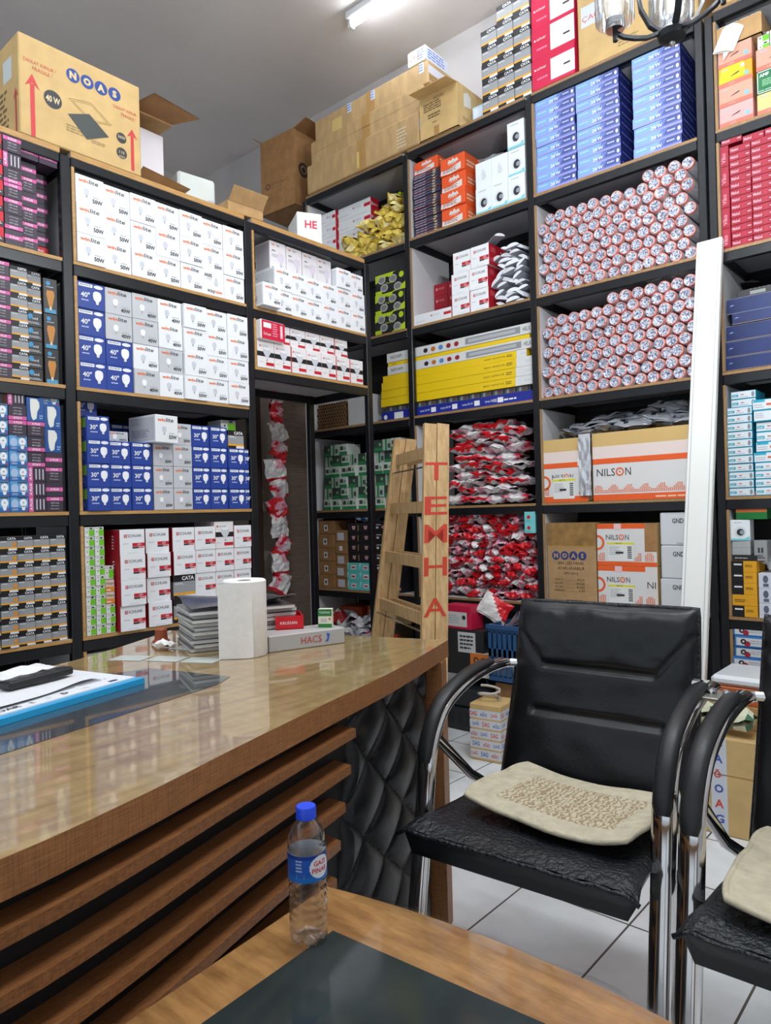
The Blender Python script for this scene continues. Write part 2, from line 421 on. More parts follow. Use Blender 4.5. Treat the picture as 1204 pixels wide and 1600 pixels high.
@cached
def winlite(watt, w=.1105, d=.2, h=.11, grey=False, shift=0):
    b = MB(); base = GPAPER if grey else WHITE
    b.box(0, w, 0, d, 0, h, base, .0012); b.face('front', w, d, h)
    b.text('win', .10*w, .76*h, .12*h, ORANGE, w=.34*w, bold=.03, shear=.15); b.text('lite', .46*w, .76*h, .15*h, INK, w=.34*w, bold=.01, shear=.15)
    bulb(b, .38*w, .46*h, .095*w, BULBG if not grey else BULBW, GREY)
    b.text(watt+'W', .94*w, .13*h, .15*h, INK, w=.36*w, bold=.03, al='r'); b.lines(.6*w, .31*h, .9*w, .37*h, 1, GREY)
    b.face('left', w, d, h); b.rel(.05, .08, .95, .92, LGREY); b.text('winlite', .12*d, .66*h, .13*h, P(160, 164, 172)); b.lines(.12*d, .2*h, .8*d, .5*h, 5, P(150, 153, 160))
    return b.build('bulb_box')
@cached
def winlite_tall(w=.105, d=.11, h=.165):
    b = MB(); b.box(0, w, 0, d, 0, h, P(226, 222, 224), .0012); b.face('front', w, d, h)
    b.text('win', .1*w, .85*h, .07*h, ORANGE, bold=.03); b.text('lite', .42*w, .85*h, .08*h, INK); b.text('40W', .12*w, .64*h, .06*h, INK, bold=.02)
    b.lines(.12*w, .44*h, .5*w, .56*h, 2, GREY); bulb(b, .68*w, .45*h, .2*w, P(214, 206, 218), P(200, 196, 204)); b.lines(.1*w, .04*h, .8*w, .1*h, 1, INK)
    b.face('left', w, d, h); b.rel(.06, .05, .94, .95, P(176, 172, 176))
    return b.build('bulb_box')
@cached
def bluebox(watt, w=.11, d=.16, h=.1):
    b = MB(); b.box(0, w, 0, d, 0, h, BLUE, .0012); b.face('front', w, d, h)
    b.rel(.07, .82, .56, .94, WHITE); b.disc(.77*w, .88*h, .17*w, WHITE, rv=.07*h); b.lines(.1*w, .86*h, .53*w, .91*h, 1, P(90, 100, 130))
    b.text(watt+'"', .14*w, .42*h, .2*h, WHITE, bold=.02); b.lines(.16*w, .27*h, .48*w, .36*h, 1, P(190, 200, 230))
    bulb(b, .72*w, .5*h, .15*w, BULBW, P(225, 225, 228))
    b.face('left', w, d, h); b.rel(.05, .5, .6, .92, P(200, 205, 190)); b.rel(.62, .5, .95, .92, P(120, 170, 60)); b.lines(.08*d, .1*h, .9*d, .42*h, 4, P(150, 165, 210))
    return b.build('bulb_box')
@cached
def aplus(var=0, w=.0605, d=.11, h=.0535):
    b = MB(); b.box(0, w, 0, d, 0, h, PURPLE, .001); b.face('front', w, d, h)
    if var == 0:
        b.rel(0, .74, 1, .98, PINK); b.text('A PLUS', .5*w, .79*h, .13*h, WHITE, bold=.03, al='c')
        for k, s in enumerate(('LED bulb', 'LED ampul', 'More power')): b.text(s, .5*w, (.54-.2*k)*h, .105*h, P(214, 208, 216), al='c')
    elif var == 1:
        b.rel(0, .38, 1, .64, PINK); b.text('A PLUS', .5*w, .44*h, .14*h, WHITE, bold=.03, al='c')
    else:
        b.rel(0, 0, .26, 1, PINK); b.text('A PLUS', .20*w, .12*h, .13*w, WHITE, w=.76*h, bold=.03, rot=PI/2)
        for k in range(3): b.rect((.42+.2*k)*w, .15*h, (.49+.2*k)*w, .85*h, P(200, 194, 204))
    b.face('left', w, d, h); b.rel(.04, .06, .96, .94, P(196, 180, 176)); b.rel(.6, .06, .96, .94, P(190, 120, 96), 2)
    return b.build('bulb_box')
@cached
def cata(w=.058, d=.11, h=.058, seal=False, big=False, plain=False):
    b = MB(); b.box(0, w, 0, d, 0, h, P(150, 152, 154), .001); b.face('front', w, d, h)
    b.rel(0, .72, 1, 1, BLACK); b.text('CATA', .94*w, .77*h, .17*h, WHITE, bold=.03, al='r')
    b.rel(0, .14, 1, .25, AMBER); b.rel(0, 0, .5, .14, BLACK); b.rel(.5, .0, 1, .14, PAPER); b.rel(.06, .6, .4, .66, LGREY, 2)
    if seal: b.disc(.84*w, .45*h, .13*w, P(214, 140, 40), 2)
    if big: b.text('SPOT LED', .1*w, .55*h, .07*h, LGREY)
    for k in ('left', 'right'):
        b.face(k, w, d, h); b.rel(0, .72, 1, 1, BLACK); b.rel(0, .05, 1, .72, P(120, 122, 124))
    return b.build('bulb_box')
@cached
def vivid(w=.058, d=.11, h=.058, tall=False):
    b = MB(); b.box(0, w, 0, d, 0, h, P(40, 38, 38, .4), .001); b.face('front', w, d, h)
    if tall:
        b.poly([(u*w, v*h) for u, v in ((.38, .2), (.62, .2), (.8, .55), (.74, .66), (.26, .66), (.2, .55))], P(196, 132, 60), 2); b.rel(.42, .1, .58, .2, P(220, 200, 170), 2)
        b.rel(.1, .02, .9, .13, P(70, 150, 190)); b.disc(.35*w, .86*h, .16*w, P(60, 150, 200), 2, rv=.06*h); b.lines(.2*w, .74*h, .85*w, .78*h, 1, LGREY)
    else:
        b.disc(.3*w, .7*h, .15*w, P(60, 160, 215), 2, rv=.2*h); b.text('vivid', .3*w, .5*h, .2*h, WHITE); b.lines(.1*w, .18*h, .9*w, .36*h, 2, LGREY)
    return b.build('bulb_box')
@cached
def redpro(w=.06, d=.12, h=.0535):
    b = MB(); b.box(0, w, 0, d, 0, h, P(204, 32, 52), .001); b.face('front', w, d, h)
    b.rel(0, 0, 1, .36, P(60, 44, 50)); b.text('CPRO', .12*w, .64*h, .15*h, WHITE, w=.6*w, bold=.02); b.disc(.3*w, .34*h, .26*w, WHITE, 2, rv=.2*h); b.lines(.6*w, .16*h, .9*w, .34*h, 2, WHITE, 3)
    return b.build('bulb_box')
SKY = P(92, 158, 210, .4); SKYD = P(48, 104, 170, .4)
@cached
def bluebulb(w=.06, d=.11, h=.055):
    b = MB(); b.box(0, w, 0, d, 0, h, SKY, .001); b.face('front', w, d, h)
    b.rel(0, 0, 1, .3, SKYD); b.rel(.4, .88, .95, .98, P(70, 74, 84)); b.disc(.25*w, .55*h, .2*w, P(170, 190, 220), 1, rv=.3*h)
    b.disc(.72*w, .6*h, .2*w, WHITE, 2, rv=.27*h); b.poly([(.6*w, .4*h), (.84*w, .4*h), (.79*w, .12*h), (.65*w, .12*h)], WHITE, 2); b.disc(.72*w, .62*h, .05*w, P(150, 160, 180), 3)
    b.lines(.1*w, .1*h, .45*w, .24*h, 2, P(190, 205, 230)); b.disc(.9*w, .12*h, .05*w, RED, 2)
    return b.build('bulb_box')
@cached
def bulbcard(w=.06, d=.06, h=.085):
    b = MB(); b.box(0, w, 0, d, 0, h, P(40, 84, 150, .35), .001); b.face('front', w, d, h)
    b.poly([(u*w, v*h) for u, v in ((.2, .95), (.58, .95), (.72, .82), (.74, .62), (.6, .4), (.55, .12), (.35, .05), (.25, .2), (.2, .5))], P(226, 226, 218), 2); b.lines(.72*w, .1*h, .95*w, .3*h, 2, P(170, 195, 230))
    return b.build('bulb_box')
@cached
def schuar(w=.105, d=.2, h=.098, model='bulb'):
    b = MB(); b.box(0, w, 0, d, 0, h, WHITE, .001); b.face('front', w, d, h)
    b.rect(.17*w, .68*h, .28*w, .81*h, RED); b.text('S', .2*w, .71*h, .08*h, WHITE, bold=.05); b.text('SCHUAR', .31*w, .69*h, .12*h, P(110, 106, 108), w=.56*w, bold=.01)
    b.lines(.12*w, .42*h, .36*w, .46*h, 1, GREY); b.rel(.5, .32, .99, .46, RED); b.text('LED', .7*w, .36*h, .07*h, WHITE); b.rel(.5, .24, .75, .31, INK); b.rel(.76, .25, .96, .3, P(210, 90, 100)); b.lines(.3*w, .06*h, .8*w, .09*h, 1, LGREY)
    for k in ('left', 'right'):
        b.face(k, w, d, h); b.rel(.0, .0, 1, 1, P(168, 22, 38)); b.rel(.12, .62, .4, .86, P(190, 70, 80), 2); b.lines(.7*d, .2*h, .78*d, .8*h, 5, WHITE)
    return b.build('bulb_box')
@cached
def schuarspot(w=.107, d=.15, h=.135, red=False):
    b = MB(); b.box(0, w, 0, d, 0, h, P(234, 230, 230), .001); b.face('front', w, d, h)
    b.rel(0, .42, 1, .6, P(30, 28, 32)); b.rect(.12*w, .78*h, .19*w, .84*h, RED); b.text('SCHUAR', .21*w, .785*h, .05*h, P(140, 130, 132), w=.4*w)
    b.poly([(u*w, v*h) for u, v in ((.36, .72), (.76, .72), (.78, .58), (.62, .38), (.5, .38), (.34, .58))], P(206, 210, 216), 2); b.disc(.56*w, .72*h, .2*w, BULBW, 3, rv=.05*h); b.disc(.56*w, .3*h, .03*w, INK, 2)
    b.lines(.1*w, .2*h, .36*w, .23*h, 1, GREY); b.rel(.5, .1, .98, .22, RED)
    if red: b.rel(0, 0, .05, 1, RED, 2)
    for k in ('left', 'right'):
        b.face(k, w, d, h); b.rel(0, 0, 1, 1, P(236, 214, 214)); b.rel(0, .42, 1, .6, P(30, 28, 32), 2)
    return b.build('bulb_box')
@cached
def greenbox(w=.036, d=.08, h=.036):
    b = MB(); b.box(0, w, 0, d, 0, h, P(222, 224, 218), .0008); b.face('front', w, d, h)
    b.rel(.45, .08, 1, .72, GREEN); b.rel(.1, .78, .95, .96, P(196, 200, 196)); b.disc(.25*w, .5*h, .06*w, INK, 2); b.rel(.55, .78, .8, .95, P(56, 60, 60), 2)
    b.face('left', w, d, h); b.rel(.05, .1, .95, .9, P(206, 208, 200))
    return b.build('small_bulb_box')
@cached
def orangebox(w=.036, d=.08, h=.045):
    b = MB(); b.box(0, w, 0, d, 0, h, P(214, 196, 178), .0008); b.face('front', w, d, h)
    b.rel(0, .0, 1, .42, P(226, 138, 52)); b.text('Pelsan', .1*w, .6*h, .2*h, P(90, 70, 60), w=.8*w); b.rel(.1, .1, .6, .2, PAPER, 2)
    return b.build('small_bulb_box')

# ----------------------------------------------------------------- stacks on the left-hand shelves
def lab(desc, row, col, anchor, shelf):
    return '%s, %s up, %s stack from %s, %s' % (desc, ORD[row], ORD[col], anchor, shelf)
DESC = {}
def column(wall, items, u, z, d, cidx, anchor, shelf, group, jit=.006, gap=.0006, name='bulb_box', rowname=None):
    """items bottom to top: (mesh, height, description[, extra rotation about depth])"""
    zz = z
    for r, it in enumerate(items):
        me, h, desc = it[:3]
        dd = d+abs(J(jit)); flip = len(it) > 3 and it[3]
        if flip:          # upside down
            wd = max(v.co.x for v in me.vertices)
            o = put(wall, me, name, u+wd, dd, zz+h, lab(desc, r+1, cidx, anchor, shelf), 'box', group, ry=PI)
        else:
            o = put(wall, me, name, u+J(.0006), dd, zz, lab(desc, r+1, cidx, anchor, shelf), 'box', group, rz=J(.006))
        zz += h+gap
    return zz
E0 = .0006
# bay beside the passage, top row: 7 x 3 white boxes
w50 = winlite('50'); g = 'white bulb boxes on the top shelf'
for c in range(7):
    column('L', [(w50, .11, 'white 50 watt bulb box', c == 5 and r == 0) for r in range(3)], 1.2605+c*.1117, 2.075+E0, -.004+[0, .008, .004, .01, .004, .012, .008][c], 7-c, 'passage', 'top shelf', g)
# second shelf: blue 40 watt and white boxes
B4 = (bluebox('40', h=.1), .1, 'blue 40 watt bulb box'); W4 = (winlite('40', h=.1), .1, 'white 40 watt bulb box'); G4 = (winlite('40', h=.1, grey=True), .1, 'greyish 40 watt bulb box'); W5 = (winlite('50', h=.1), .1, 'white 50 watt bulb box')
rows2 = [[B4, B4, B4, B4], [B4, B4, G4, G4], [G4, W4, G4, G4], [W4, G4, W4, W4], [W5]*4, [W5]*4, [W5]*4]
for c, it in enumerate(rows2):
    column('L', it, 1.2605+c*.1117, 1.606+E0, [.012, .012, .006, .004, -.012, -.006, -.012][c], 7-c, 'passage', 'second shelf', 'bulb boxes on the second shelf')
# third shelf: blue 30 watt boxes, grey 30 watt boxes
k3 = dict(w=.0895, h=.0895); B3 = (bluebox('30', d=.15, **k3), .0895, 'blue 30 watt bulb box'); G3 = (winlite('30', d=.15, grey=True, **k3), .0895, 'grey 30 watt bulb box')
g3 = 'blue and grey 30 watt bulb boxes'; s3 = 'third shelf'
cols3 = [(1.275, [B3]*4, -.01), (1.3665, [B3]*3, .0), (1.458, [B3]*3, 0), (1.556, [G3]*3, .004), (1.648, [G3]*4, .004), (1.740, [B3]*4, .006), (1.832, [B3]*4, .006), (1.924, [B3]*3, .0)]
for i, (u, it, d) in enumerate(cols3):
    column('L', it, u, 1.14+E0, d, 8-i, 'passage', s3, g3, jit=.003)
def solo(wall, me, name, u, d, z, label, cat='box', group=None, **k): return put(wall, me, name, u, d, z, label, cat, group, **k)
solo('L', bluebox('30', d=.15, **k3), 'bulb_box', 1.262, .06, 1.14+4*.0902, 'blue 30 watt bulb box pushed back on top beside the middle post, third shelf', group=g3)
solo('L', winlite('50', d=.17), 'bulb_box', 1.535, -.052, 1.14+3*.0902+.001, 'white 50 watt bulb box jutting out over the grey 30 watt boxes', group=g3, rz=.12)
solo('L', winlite('30', d=.15, **k3), 'bulb_box', 1.37, .17, 1.14+.274, 'white 30 watt bulb box set back behind the blue boxes, third shelf', group=g3)
solo('L', bluebox('30', d=.15, **k3), 'bulb_box', 1.475, .19, 1.14+.274, 'blue 30 watt bulb box set back behind the jutting white box', group=g3)
solo('L', winlite('30', d=.12, w=.0895, h=.04, grey=True), 'bulb_box', 1.372, .03, 1.14+.2712, 'flat grey bulb box lying on the second blue stack, third shelf', group=g3)
solo('L', cata(w=.085, h=.08, d=.12, big=True), 'bulb_box', 1.926, .004, 1.14+.2712, 'black and grey spot lamp box with orange stripe on the blue boxes', group=g3)
solo('L', greenbox(w=.08, d=.1, h=.05), 'bulb_box', 1.93, .06, 1.14+.353, 'green and white bulb box topmost beside the passage post, third shelf', group=g3)
for r in range(3):
    solo('L', bluebox('30', d=.15, w=.026, h=.0895), 'bulb_box', 2.0155, .01, 1.14+E0+r*.0902, 'narrow blue bulb box against the passage post, %s up, third shelf' % ORD[r+1], group=g3)
# fourth shelf: white and red boxes, green blister boxes
sh4 = 'fourth shelf'; g4 = 'white and red bulb boxes on the fourth shelf'
S4 = (schuar(), .098, 'white and red bulb box'); C4 = (cata(w=.105, h=.098, d=.18, big=True), .098, 'large black and grey bulb box'); V4 = (schuarspot(w=.1, h=.12, d=.15), .12, 'black banded spot lamp box')
c4 = [(1.385, [S4]*4, -.03), (1.513, [S4]*4, -.006), (1.633, [C4, C4, S4, S4], -.004), (1.741, [S4]*4, .0), (1.842, [S4, S4, S4, V4], .004), (1.944, [(schuar(w=.095), .098, 'white and red bulb box')]*4, .0)]
for i, (u, it, d) in enumerate(c4): column('L', it, u, .671+E0, d, 6-i, 'passage', sh4, g4, jit=.012)
for c in range(3):
    n = [11, 11, 3][c]
    for r in range(n):
        solo('L', greenbox(), 'small_bulb_box', 1.262+c*.0385, .0+abs(J(.004)), .6716+r*.0372, 'tiny green and white box, %s up, %s stack from middle post, fourth shelf' % (ORD[r+1], ORD[c+1]), group='green and white mini boxes', rz=J(.03))
for r in range(2): solo('L', orangebox(), 'small_bulb_box', 1.340, .006, .6716+3*.0372+.001+r*.0458, 'small orange and white box, %s of two above the green ones' % ['lower', 'upper'][r], group='orange mini boxes')
solo('L', greenbox(w=.036, h=.05), 'small_bulb_box', 1.340, .01, .6716+3*.0372+.003+2*.0458, 'green and white box standing on the two orange mini boxes')
# bottom shelf behind the desk
b = MB(); b.box(0, .17, 0, .2, 0, .15, P(190, 188, 184), .002); b.face('front', .17, .2, .15)
rr = random.Random(3)
for k in range(46): u_, v_ = rr.uniform(.01, .14), rr.uniform(.01, .13); b.rect(u_, v_, u_+rr.uniform(.004, .02), v_+rr.uniform(.003, .01), [INK, P(120, 60, 60), GREY][k % 3], 1+k % 4)
LOW = .671-.056-.15-.012
b2 = MB(); b2.box(0, .77, 0, .3, 0, LOW-.2-.002, CARDD, .003)
obj('carton', b2, None, onL(1.262, .05, .2006), (0, 0, PI/2), 'long brown carton low on the shelf behind the desk', 'box')
solo('L', b.build('lamp_box'), 'lamp_box', 1.262, .02, LOW, 'grey patterned box under the green mini boxes behind the desk')
for k in range(6): solo('L', aplus(0, w=.07, h=.062, d=.12), 'bulb_box', 1.445+k*.073, .01, LOW, 'purple and pink bulb box, %s from the grey patterned box, low shelf' % ORD[k+1], group='purple boxes behind the desk')

# ----------------------------------------------------------------- shelves over the passage
gp = 'white bulb boxes over the passage'; sp = 'upper bridge shelf'
for c in range(7):
    n = 1 if c == 0 else 2
    column('L', [(winlite('40', w=.106, h=.105), .105, 'white 40 watt bulb box')]*n, 2.103+c*.1068, 2.075+E0, [-.05, -.012, 0, .006, .006, .004, .004][c], 7-c, 'end post', sp, gp)
b = winlite_tall(w=.1, d=.11, h=.135)
for c, u in enumerate([2.215, 2.322, 2.43, 2.535]): solo('L', b, 'bulb_box', u, .03+.004*c, 2.2875+.0, 'tall pinkish bulb box, second layer, %s from the end post, upper bridge shelf' % ORD[6-c], group='tall bulb boxes over the passage')
for c, u in enumerate([2.64, 2.745]): solo('L', winlite('40', w=.098, h=.1), 'bulb_box', u, .0+.01*c, 2.2875, 'white bulb box, third layer, %s from the end post, upper bridge shelf' % ORD[2-c], group=gp)
solo('L', winlite_tall(w=.09, d=.12, h=.29), 'bulb_box', 2.1, .17, 2.0756, 'tall white box in the shadow beside the inner passage post, bridge shelf')
gs = 'black banded spot lamp boxes'; sl = 'lower bridge shelf'
for c in range(7):
    solo('L', schuarspot(w=.1, h=.125, red=c in (2, 5, 6)), 'bulb_box', 2.1+c*.1022, .0, 1.7966, 'black banded white spot lamp box, front layer, %s from the end post' % ORD[7-c], group=gs)
for c in range(5):
    solo('L', schuarspot(w=.096, h=.096, red=c == 4), 'bulb_box', 2.222+c*.1, .02, 1.9222, 'white spot lamp box with black band, second layer, %s from the end post' % ORD[5-c], group=gs)
b = MB(); w_, d_, h_ = .15, .13, .092
b.box(0, w_, 0, d_, 0, h_, P(228, 224, 222), .004); b.face('front', w_, d_, h_); b.rel(.03, .03, 1, .97, P(206, 26, 60)); b.rel(.1, .6, .42, .86, WHITE, 2)
b.text('Schuar', .1*w_, .22*h_, .16*h_, PAPER, w=.32*w_); b.lines(.48*w_, .2*h_, .7*w_, .9*h_, 6, P(236, 150, 170)); b.rel(.8, .2, .9, .86, P(240, 200, 210), 2)
solo('L', b.build('bulb_box'), 'lamp_box', 2.1, -.03, 1.9222, 'crimson and white lamp box lying on the banded spot lamp boxes', rz=.05)

# ----------------------------------------------------------------- bay beside the desk seat (cut by the frame edge)
ga = 'purple and pink bulb boxes'; an = 'middle post'
A0 = (aplus(0), .0535, 'purple bulb box, pink top band'); A1 = (aplus(1), .0535, 'purple bulb box, pink middle band'); A2 = (aplus(2), .0535, 'purple bulb box, upright pink band'); AF = A0+(True,)
RP = (redpro(), .0535, 'red and white bulb box')
def bay(cols, u_first, pitch, z, shelf, group, jit=.004):
    for c, (items, d) in enumerate(cols): column('L', items, u_first-c*pitch, z+E0, d, c+1, an, shelf, group, jit)
bay([([RP, A1, A1, A1, A1, A1], .09), ([A0, A0, A0, A1, A0, A1], .03), ([A1, AF, A0, A0, AF, A2, A0], .0), ([RP]*7, .0), ([RP]*7, .0)], 1.134, .0635, 2.075, 'top shelf', ga)
for k in range(2): solo('L', aplus(1, w=.066, h=.05), 'bulb_box', 1.066+k*.068, .012, 2.075+.3262+.002, 'purple bulb box, %s of two bridging the top, open white tray beneath' % ['first', 'second'][k], group='tray boxes', rz=.02)
CA = (cata(), .0485, 'black and grey bulb box'); 
CB = (cata(h=.049), .049, 'grey and black bulb box'); VV = (vivid(h=.05), .05, 'black filament bulb box'); VT = (vivid(tall=True, w=.05, h=.128), .128, 'tall amber filament bulb box'); A5 = (aplus(0, h=.05), .05, 'purple bulb box, pink top band')
bay([([VT]*3, .02), ([VV]*5+[CB]*3, .03), ([CB]*8, .0), ([A5]*8, .0), ([A5]*8, .0), ([A5]*8, 0)], 1.14, .0605, 1.606, 'second shelf', 'boxes on the second shelf by the desk seat')
BB = (bluebulb(h=.053), .053, 'sky blue bulb box'); BC = (bulbcard(), .085, 'blue bulb card, white bulb'); A6 = (aplus(0, h=.053), .053, 'purple bulb box, pink top band'); A7 = (aplus(1, h=.053), .053, 'purple bulb box, pink middle band'); A8 = (aplus(2, h=.053), .053, 'purple bulb box, upright pink band')
bay([([A6, A7, A6, A7, BC, BC], .008), ([A8, A8, A8, A6+(True,), A6+(True,), A6, BC], .004), ([BB]*5+[A6, A6+(True,)], 0), ([BB]*7, 0), ([BB]*7, 0)], 1.128, .0628, 1.14, 'third shelf', 'boxes on the third shelf by the desk seat')
solo('L', aplus(2, w=.058, h=.05), 'bulb_box', 1.004, .01, 1.14+7*.0538, 'purple bulb box lying on top of the third stack, sky blue shelf')
solo('L', bluebulb(w=.07, h=.045, d=.1), 'bulb_box', 1.118, .02, 1.14+4*.0537+.172, 'pale blue bulb box lying on the blue bulb cards')
CC = (cata(w=.0565, h=.0475, d=.12), .0475, 'black and grey bulb box'); CS = (cata(w=.0565, h=.0475, d=.12, seal=True), .0475, 'sealed grey bulb box')
bay([([CC]*8, .012), ([CC]*8, .006), ([CC]*8, .002), ([CS]*8, -.006), ([CS]*6, 0), ([CS]*6, 0)], 1.136, .0585, .671, 'fourth shelf', 'boxes on the fourth shelf by the desk seat')
# dark clutter low behind the desk
b = MB(); b.lathe([(.02, 0), (.1, .01), (.12, .06), (.11, .2), (.07, .27), (.0, .28)], M('black_bin_bag', (16, 16, 18), .3, bump=.9, bscale=18), 20)
obj('bin_bag', b.build('bin_bag', 3.2), None, onL(1.08, .2, .2006), label='black plastic bag of odds and ends low behind the desk', cat='bag')
b = MB(); b.tube([(.07*math.cos(a*PI/9), 0, .075+.07*math.sin(a*PI/9)) for a in range(18)], .012, M('hose_grey', (90, 86, 80), .6), 8, up=(0, 1, 0), closed=True)
obj('cable_ring', b.build('cable_ring', 1), None, onL(.98, .05, .2006+.013), (0, 0, PI/2), 'grey coiled cable ring low on the shelf by the desk seat', 'cable')
# ================================================================= back wall: boxes on top of the units
FRAG = P(190, 70, 66); NOASB = P(40, 70, 140)
def noas_logo(b, u, v, r, mat, fg, l=2):
    for k, ch in enumerate('NOAS'):
        b.disc(u+k*2.15*r, v, r, mat, l, n=20)
        b.text(ch, u+k*2.15*r, v-.55*r, 1.1*r, fg, bold=.06, al='c', l=l+1)
def arrow(b, u, v, w, h, mat):
    b.rect(u-w*.3, v, u+w*.3, v+h*.84, mat, 2); b.poly([(u-w, v+h*.78), (u, v+h*.86), (u+w, v+h*.78), (u, v+h)], mat, 2)
# big panel-light carton on the left unit
def big_carton():
    w, d, h = .468, .36, .362
    b = MB(); b.box(0, w, 0, d, 0, h, CARDP, .004); b.face('front', w, d, h)
    noas_logo(b, .195, .287, .0255, NOASB, P(214, 190, 140))
    for u, s in ((.012, 1), (.35, .9)):
        b.text('DIKKAT KIRILIR !', u+.004, .265-.03*(u > .1), .012, FRAG, w=.115*s); b.text('FRAGILE !', u+.035, .243-.03*(u > .1), .013, FRAG, w=.07*s)
    arrow(b, .045, .002, .026, .225, P(200, 60, 62)); arrow(b, .43, .012, .022, .165, P(200, 60, 62))
    DK = P(56, 58, 60)
    b.disc(.118, .165, .033, DK, n=24); b.text('40 W', .118, .152, .024, P(220, 200, 160), w=.052, al='c', l=3, bold=.03)
    b.disc(.384, .125, .021, DK, n=20); b.text('3600', .384, .122, .012, P(220, 200, 160), w=.03, al='c', l=3)
    b.disc(.384, .065, .022, DK, n=20); b.text('110', .384, .062, .012, P(220, 200, 160), w=.022, al='c', l=3); b.text('ADET', .384, .046, .009, P(220, 200, 160), w=.026, al='c', l=3)
    BR = P(150, 126, 80)
    def frame(pts, t):
        c = Vector((sum(p[0] for p in pts)/4, sum(p[1] for p in pts)/4))
        ins = [tuple(Vector(p)+(c-Vector(p))*t) for p in pts]
        for i in range(4): b.poly([pts[i], pts[(i+1) % 4], ins[(i+1) % 4], ins[i]], BR, 2)
    o = [(.175, .196), (.262, .214), (.345, .158), (.262, .139)]
    frame(o, .06); frame([(.19, .192), (.262, .206), (.33, .16), (.262, .146)], .05)
    b.poly([(.172, .135), (.255, .167), (.332, .108), (.243, .066)], P(74, 78, 76, .35), 3)
    b.lines(.165, .07, .245, .1, 3, BR); b.lines(.26, .06, .33, .075, 2, BR)
    b.face('left', w, d, h); b.rect(.225, .22, .3, .3, P(206, 214, 216)); arrow(b, .33, .002, .02, .17, FRAG)
    b.lines(.03, .05, .29, .2, 7, P(120, 100, 66))
    return b
solo('L', big_carton().build('panel_light_carton'), 'panel_light_carton', 1.066, .0, 2.4826, 'large tan panel light carton with round blue letters on top of the shelves', 'carton')
def open_carton(w, d, h, mat, flaps, t=.004, inner=CARDI, name='open_carton'):
    """a carton with walls, floor and flaps: flaps = {side: (length, angle from upright outwards)}"""
    b = MB()
    b.box(0, w, 0, d, 0, t, mat); b.box(0, w, 0, t, 0, h, mat); b.box(0, w, d-t, d, 0, h, mat); b.box(0, t, t, d-t, 0, h, mat); b.box(w-t, w, t, d-t, 0, h, mat)
    b.box(t, w-t, t, t+.0008, t, h, inner); b.box(t, w-t, d-t-.0008, d-t, t, h, inner)
    fl = []
    for sd, (ln, an) in flaps.items():
        f = MB(); s, c = math.sin(an), math.cos(an)
        if sd in ('front', 'back'):
            y = 0 if sd == 'front' else d; k = -1 if sd == 'front' else 1
            f.add([(.002, y, h), (w-.002, y, h), (w-.002, y+k*ln*s, h+ln*c), (.002, y+k*ln*s, h+ln*c)], [(0, 1, 2, 3)], mat)
        else:
            x = 0 if sd == 'left' else w; k = -1 if sd == 'left' else 1
            f.add([(x, .002, h), (x, d-.002, h), (x+k*ln*s, d-.002, h+ln*c), (x+k*ln*s, .002, h+ln*c)], [(0, 1, 2, 3)], mat)
        v0 = list(f.v); n = Vector(v0[1])-Vector(v0[0]); n = n.cross(Vector(v0[3])-Vector(v0[0])).normalized()*.003
        f.add([tuple(Vector(q)+n) for q in v0], [(3, 2, 1, 0)], mat)
        for i in range(4): f.f.append((i, (i+1) % 4, 4+(i+1) % 4, 4+i)); f.m.append(0)
        fl.append(f)
    return b, fl
def place_open(wall, w, d, h, mat, flaps, u, dd, z, label, rz=0, deco=None, name='open_carton', rx=0):
    b, fl = open_carton(w, d, h, mat, flaps)
    if deco: deco(b.face('front', w, d, h), w, d, h)
    o = put(wall, b, name, u, dd, z, label, 'carton', rz=rz, rx=rx)
    for f in fl: obj('flap', f, o)
    return o
# open carton lying on its side behind the big one, showing a white insert
b = MB(); w, d, h, t = .2, .3, .33, .005
b.box(0, w, 0, d, 0, t, CARD); b.box(0, w, 0, d, h-t, h, CARD); b.box(0, w, d-t, d, 0, h, CARD); b.box(0, t, 0, d, t, h-t, CARDI)
o = solo('L', b, 'open_carton', 1.545, .1, 2.4826, 'brown open carton on its side behind the large tan carton', 'carton')
f = MB(); f.add([(0, 0, h), (w, 0, h), (w+.05, -.13, h-.005), (.02, -.16, h-.005)], [(0, 1, 2, 3)], CARDD); f.add([(0, 0, h+.003), (w, 0, h+.003), (w+.05, -.13, h-.002), (.02, -.16, h-.002)], [(0, 1, 2, 3)], CARDD); obj('flap', f, o)
f = MB(); f.add([(0, 0, .004), (w, 0, .004), (w+.02, -.095, .028), (0.0, -.095, .05)], [(0, 1, 2, 3)], CARDD); f.add([(0, 0, .001), (w, 0, .001), (w+.02, -.095, .025), (0.0, -.095, .047)], [(0, 1, 2, 3)], CARDD); obj('flap', f, o)
b = MB(); b.box(0, .115, 0, .2, 0, .262, P(232, 228, 232), .004); solo('L', b, 'white_carton', 1.592, .108, 2.49, 'white slim box standing inside the open brown carton', 'box', rz=.02)
for k in range(5):
    b = MB(); b.box(0, .03, 0, .16, 0, .045, P(150, 156, 156), .002); b.face('front', .03, .16, .045); b.lines(.004, .01, .027, .035, 3, P(90, 96, 96))
    solo('L', b, 'grey_box', 1.556, .112, 2.4885+k*.0465, 'small grey printed box, %s up, tucked beside the white slim box' % ORD[k+1], 'box', 'grey boxes in the open carton')
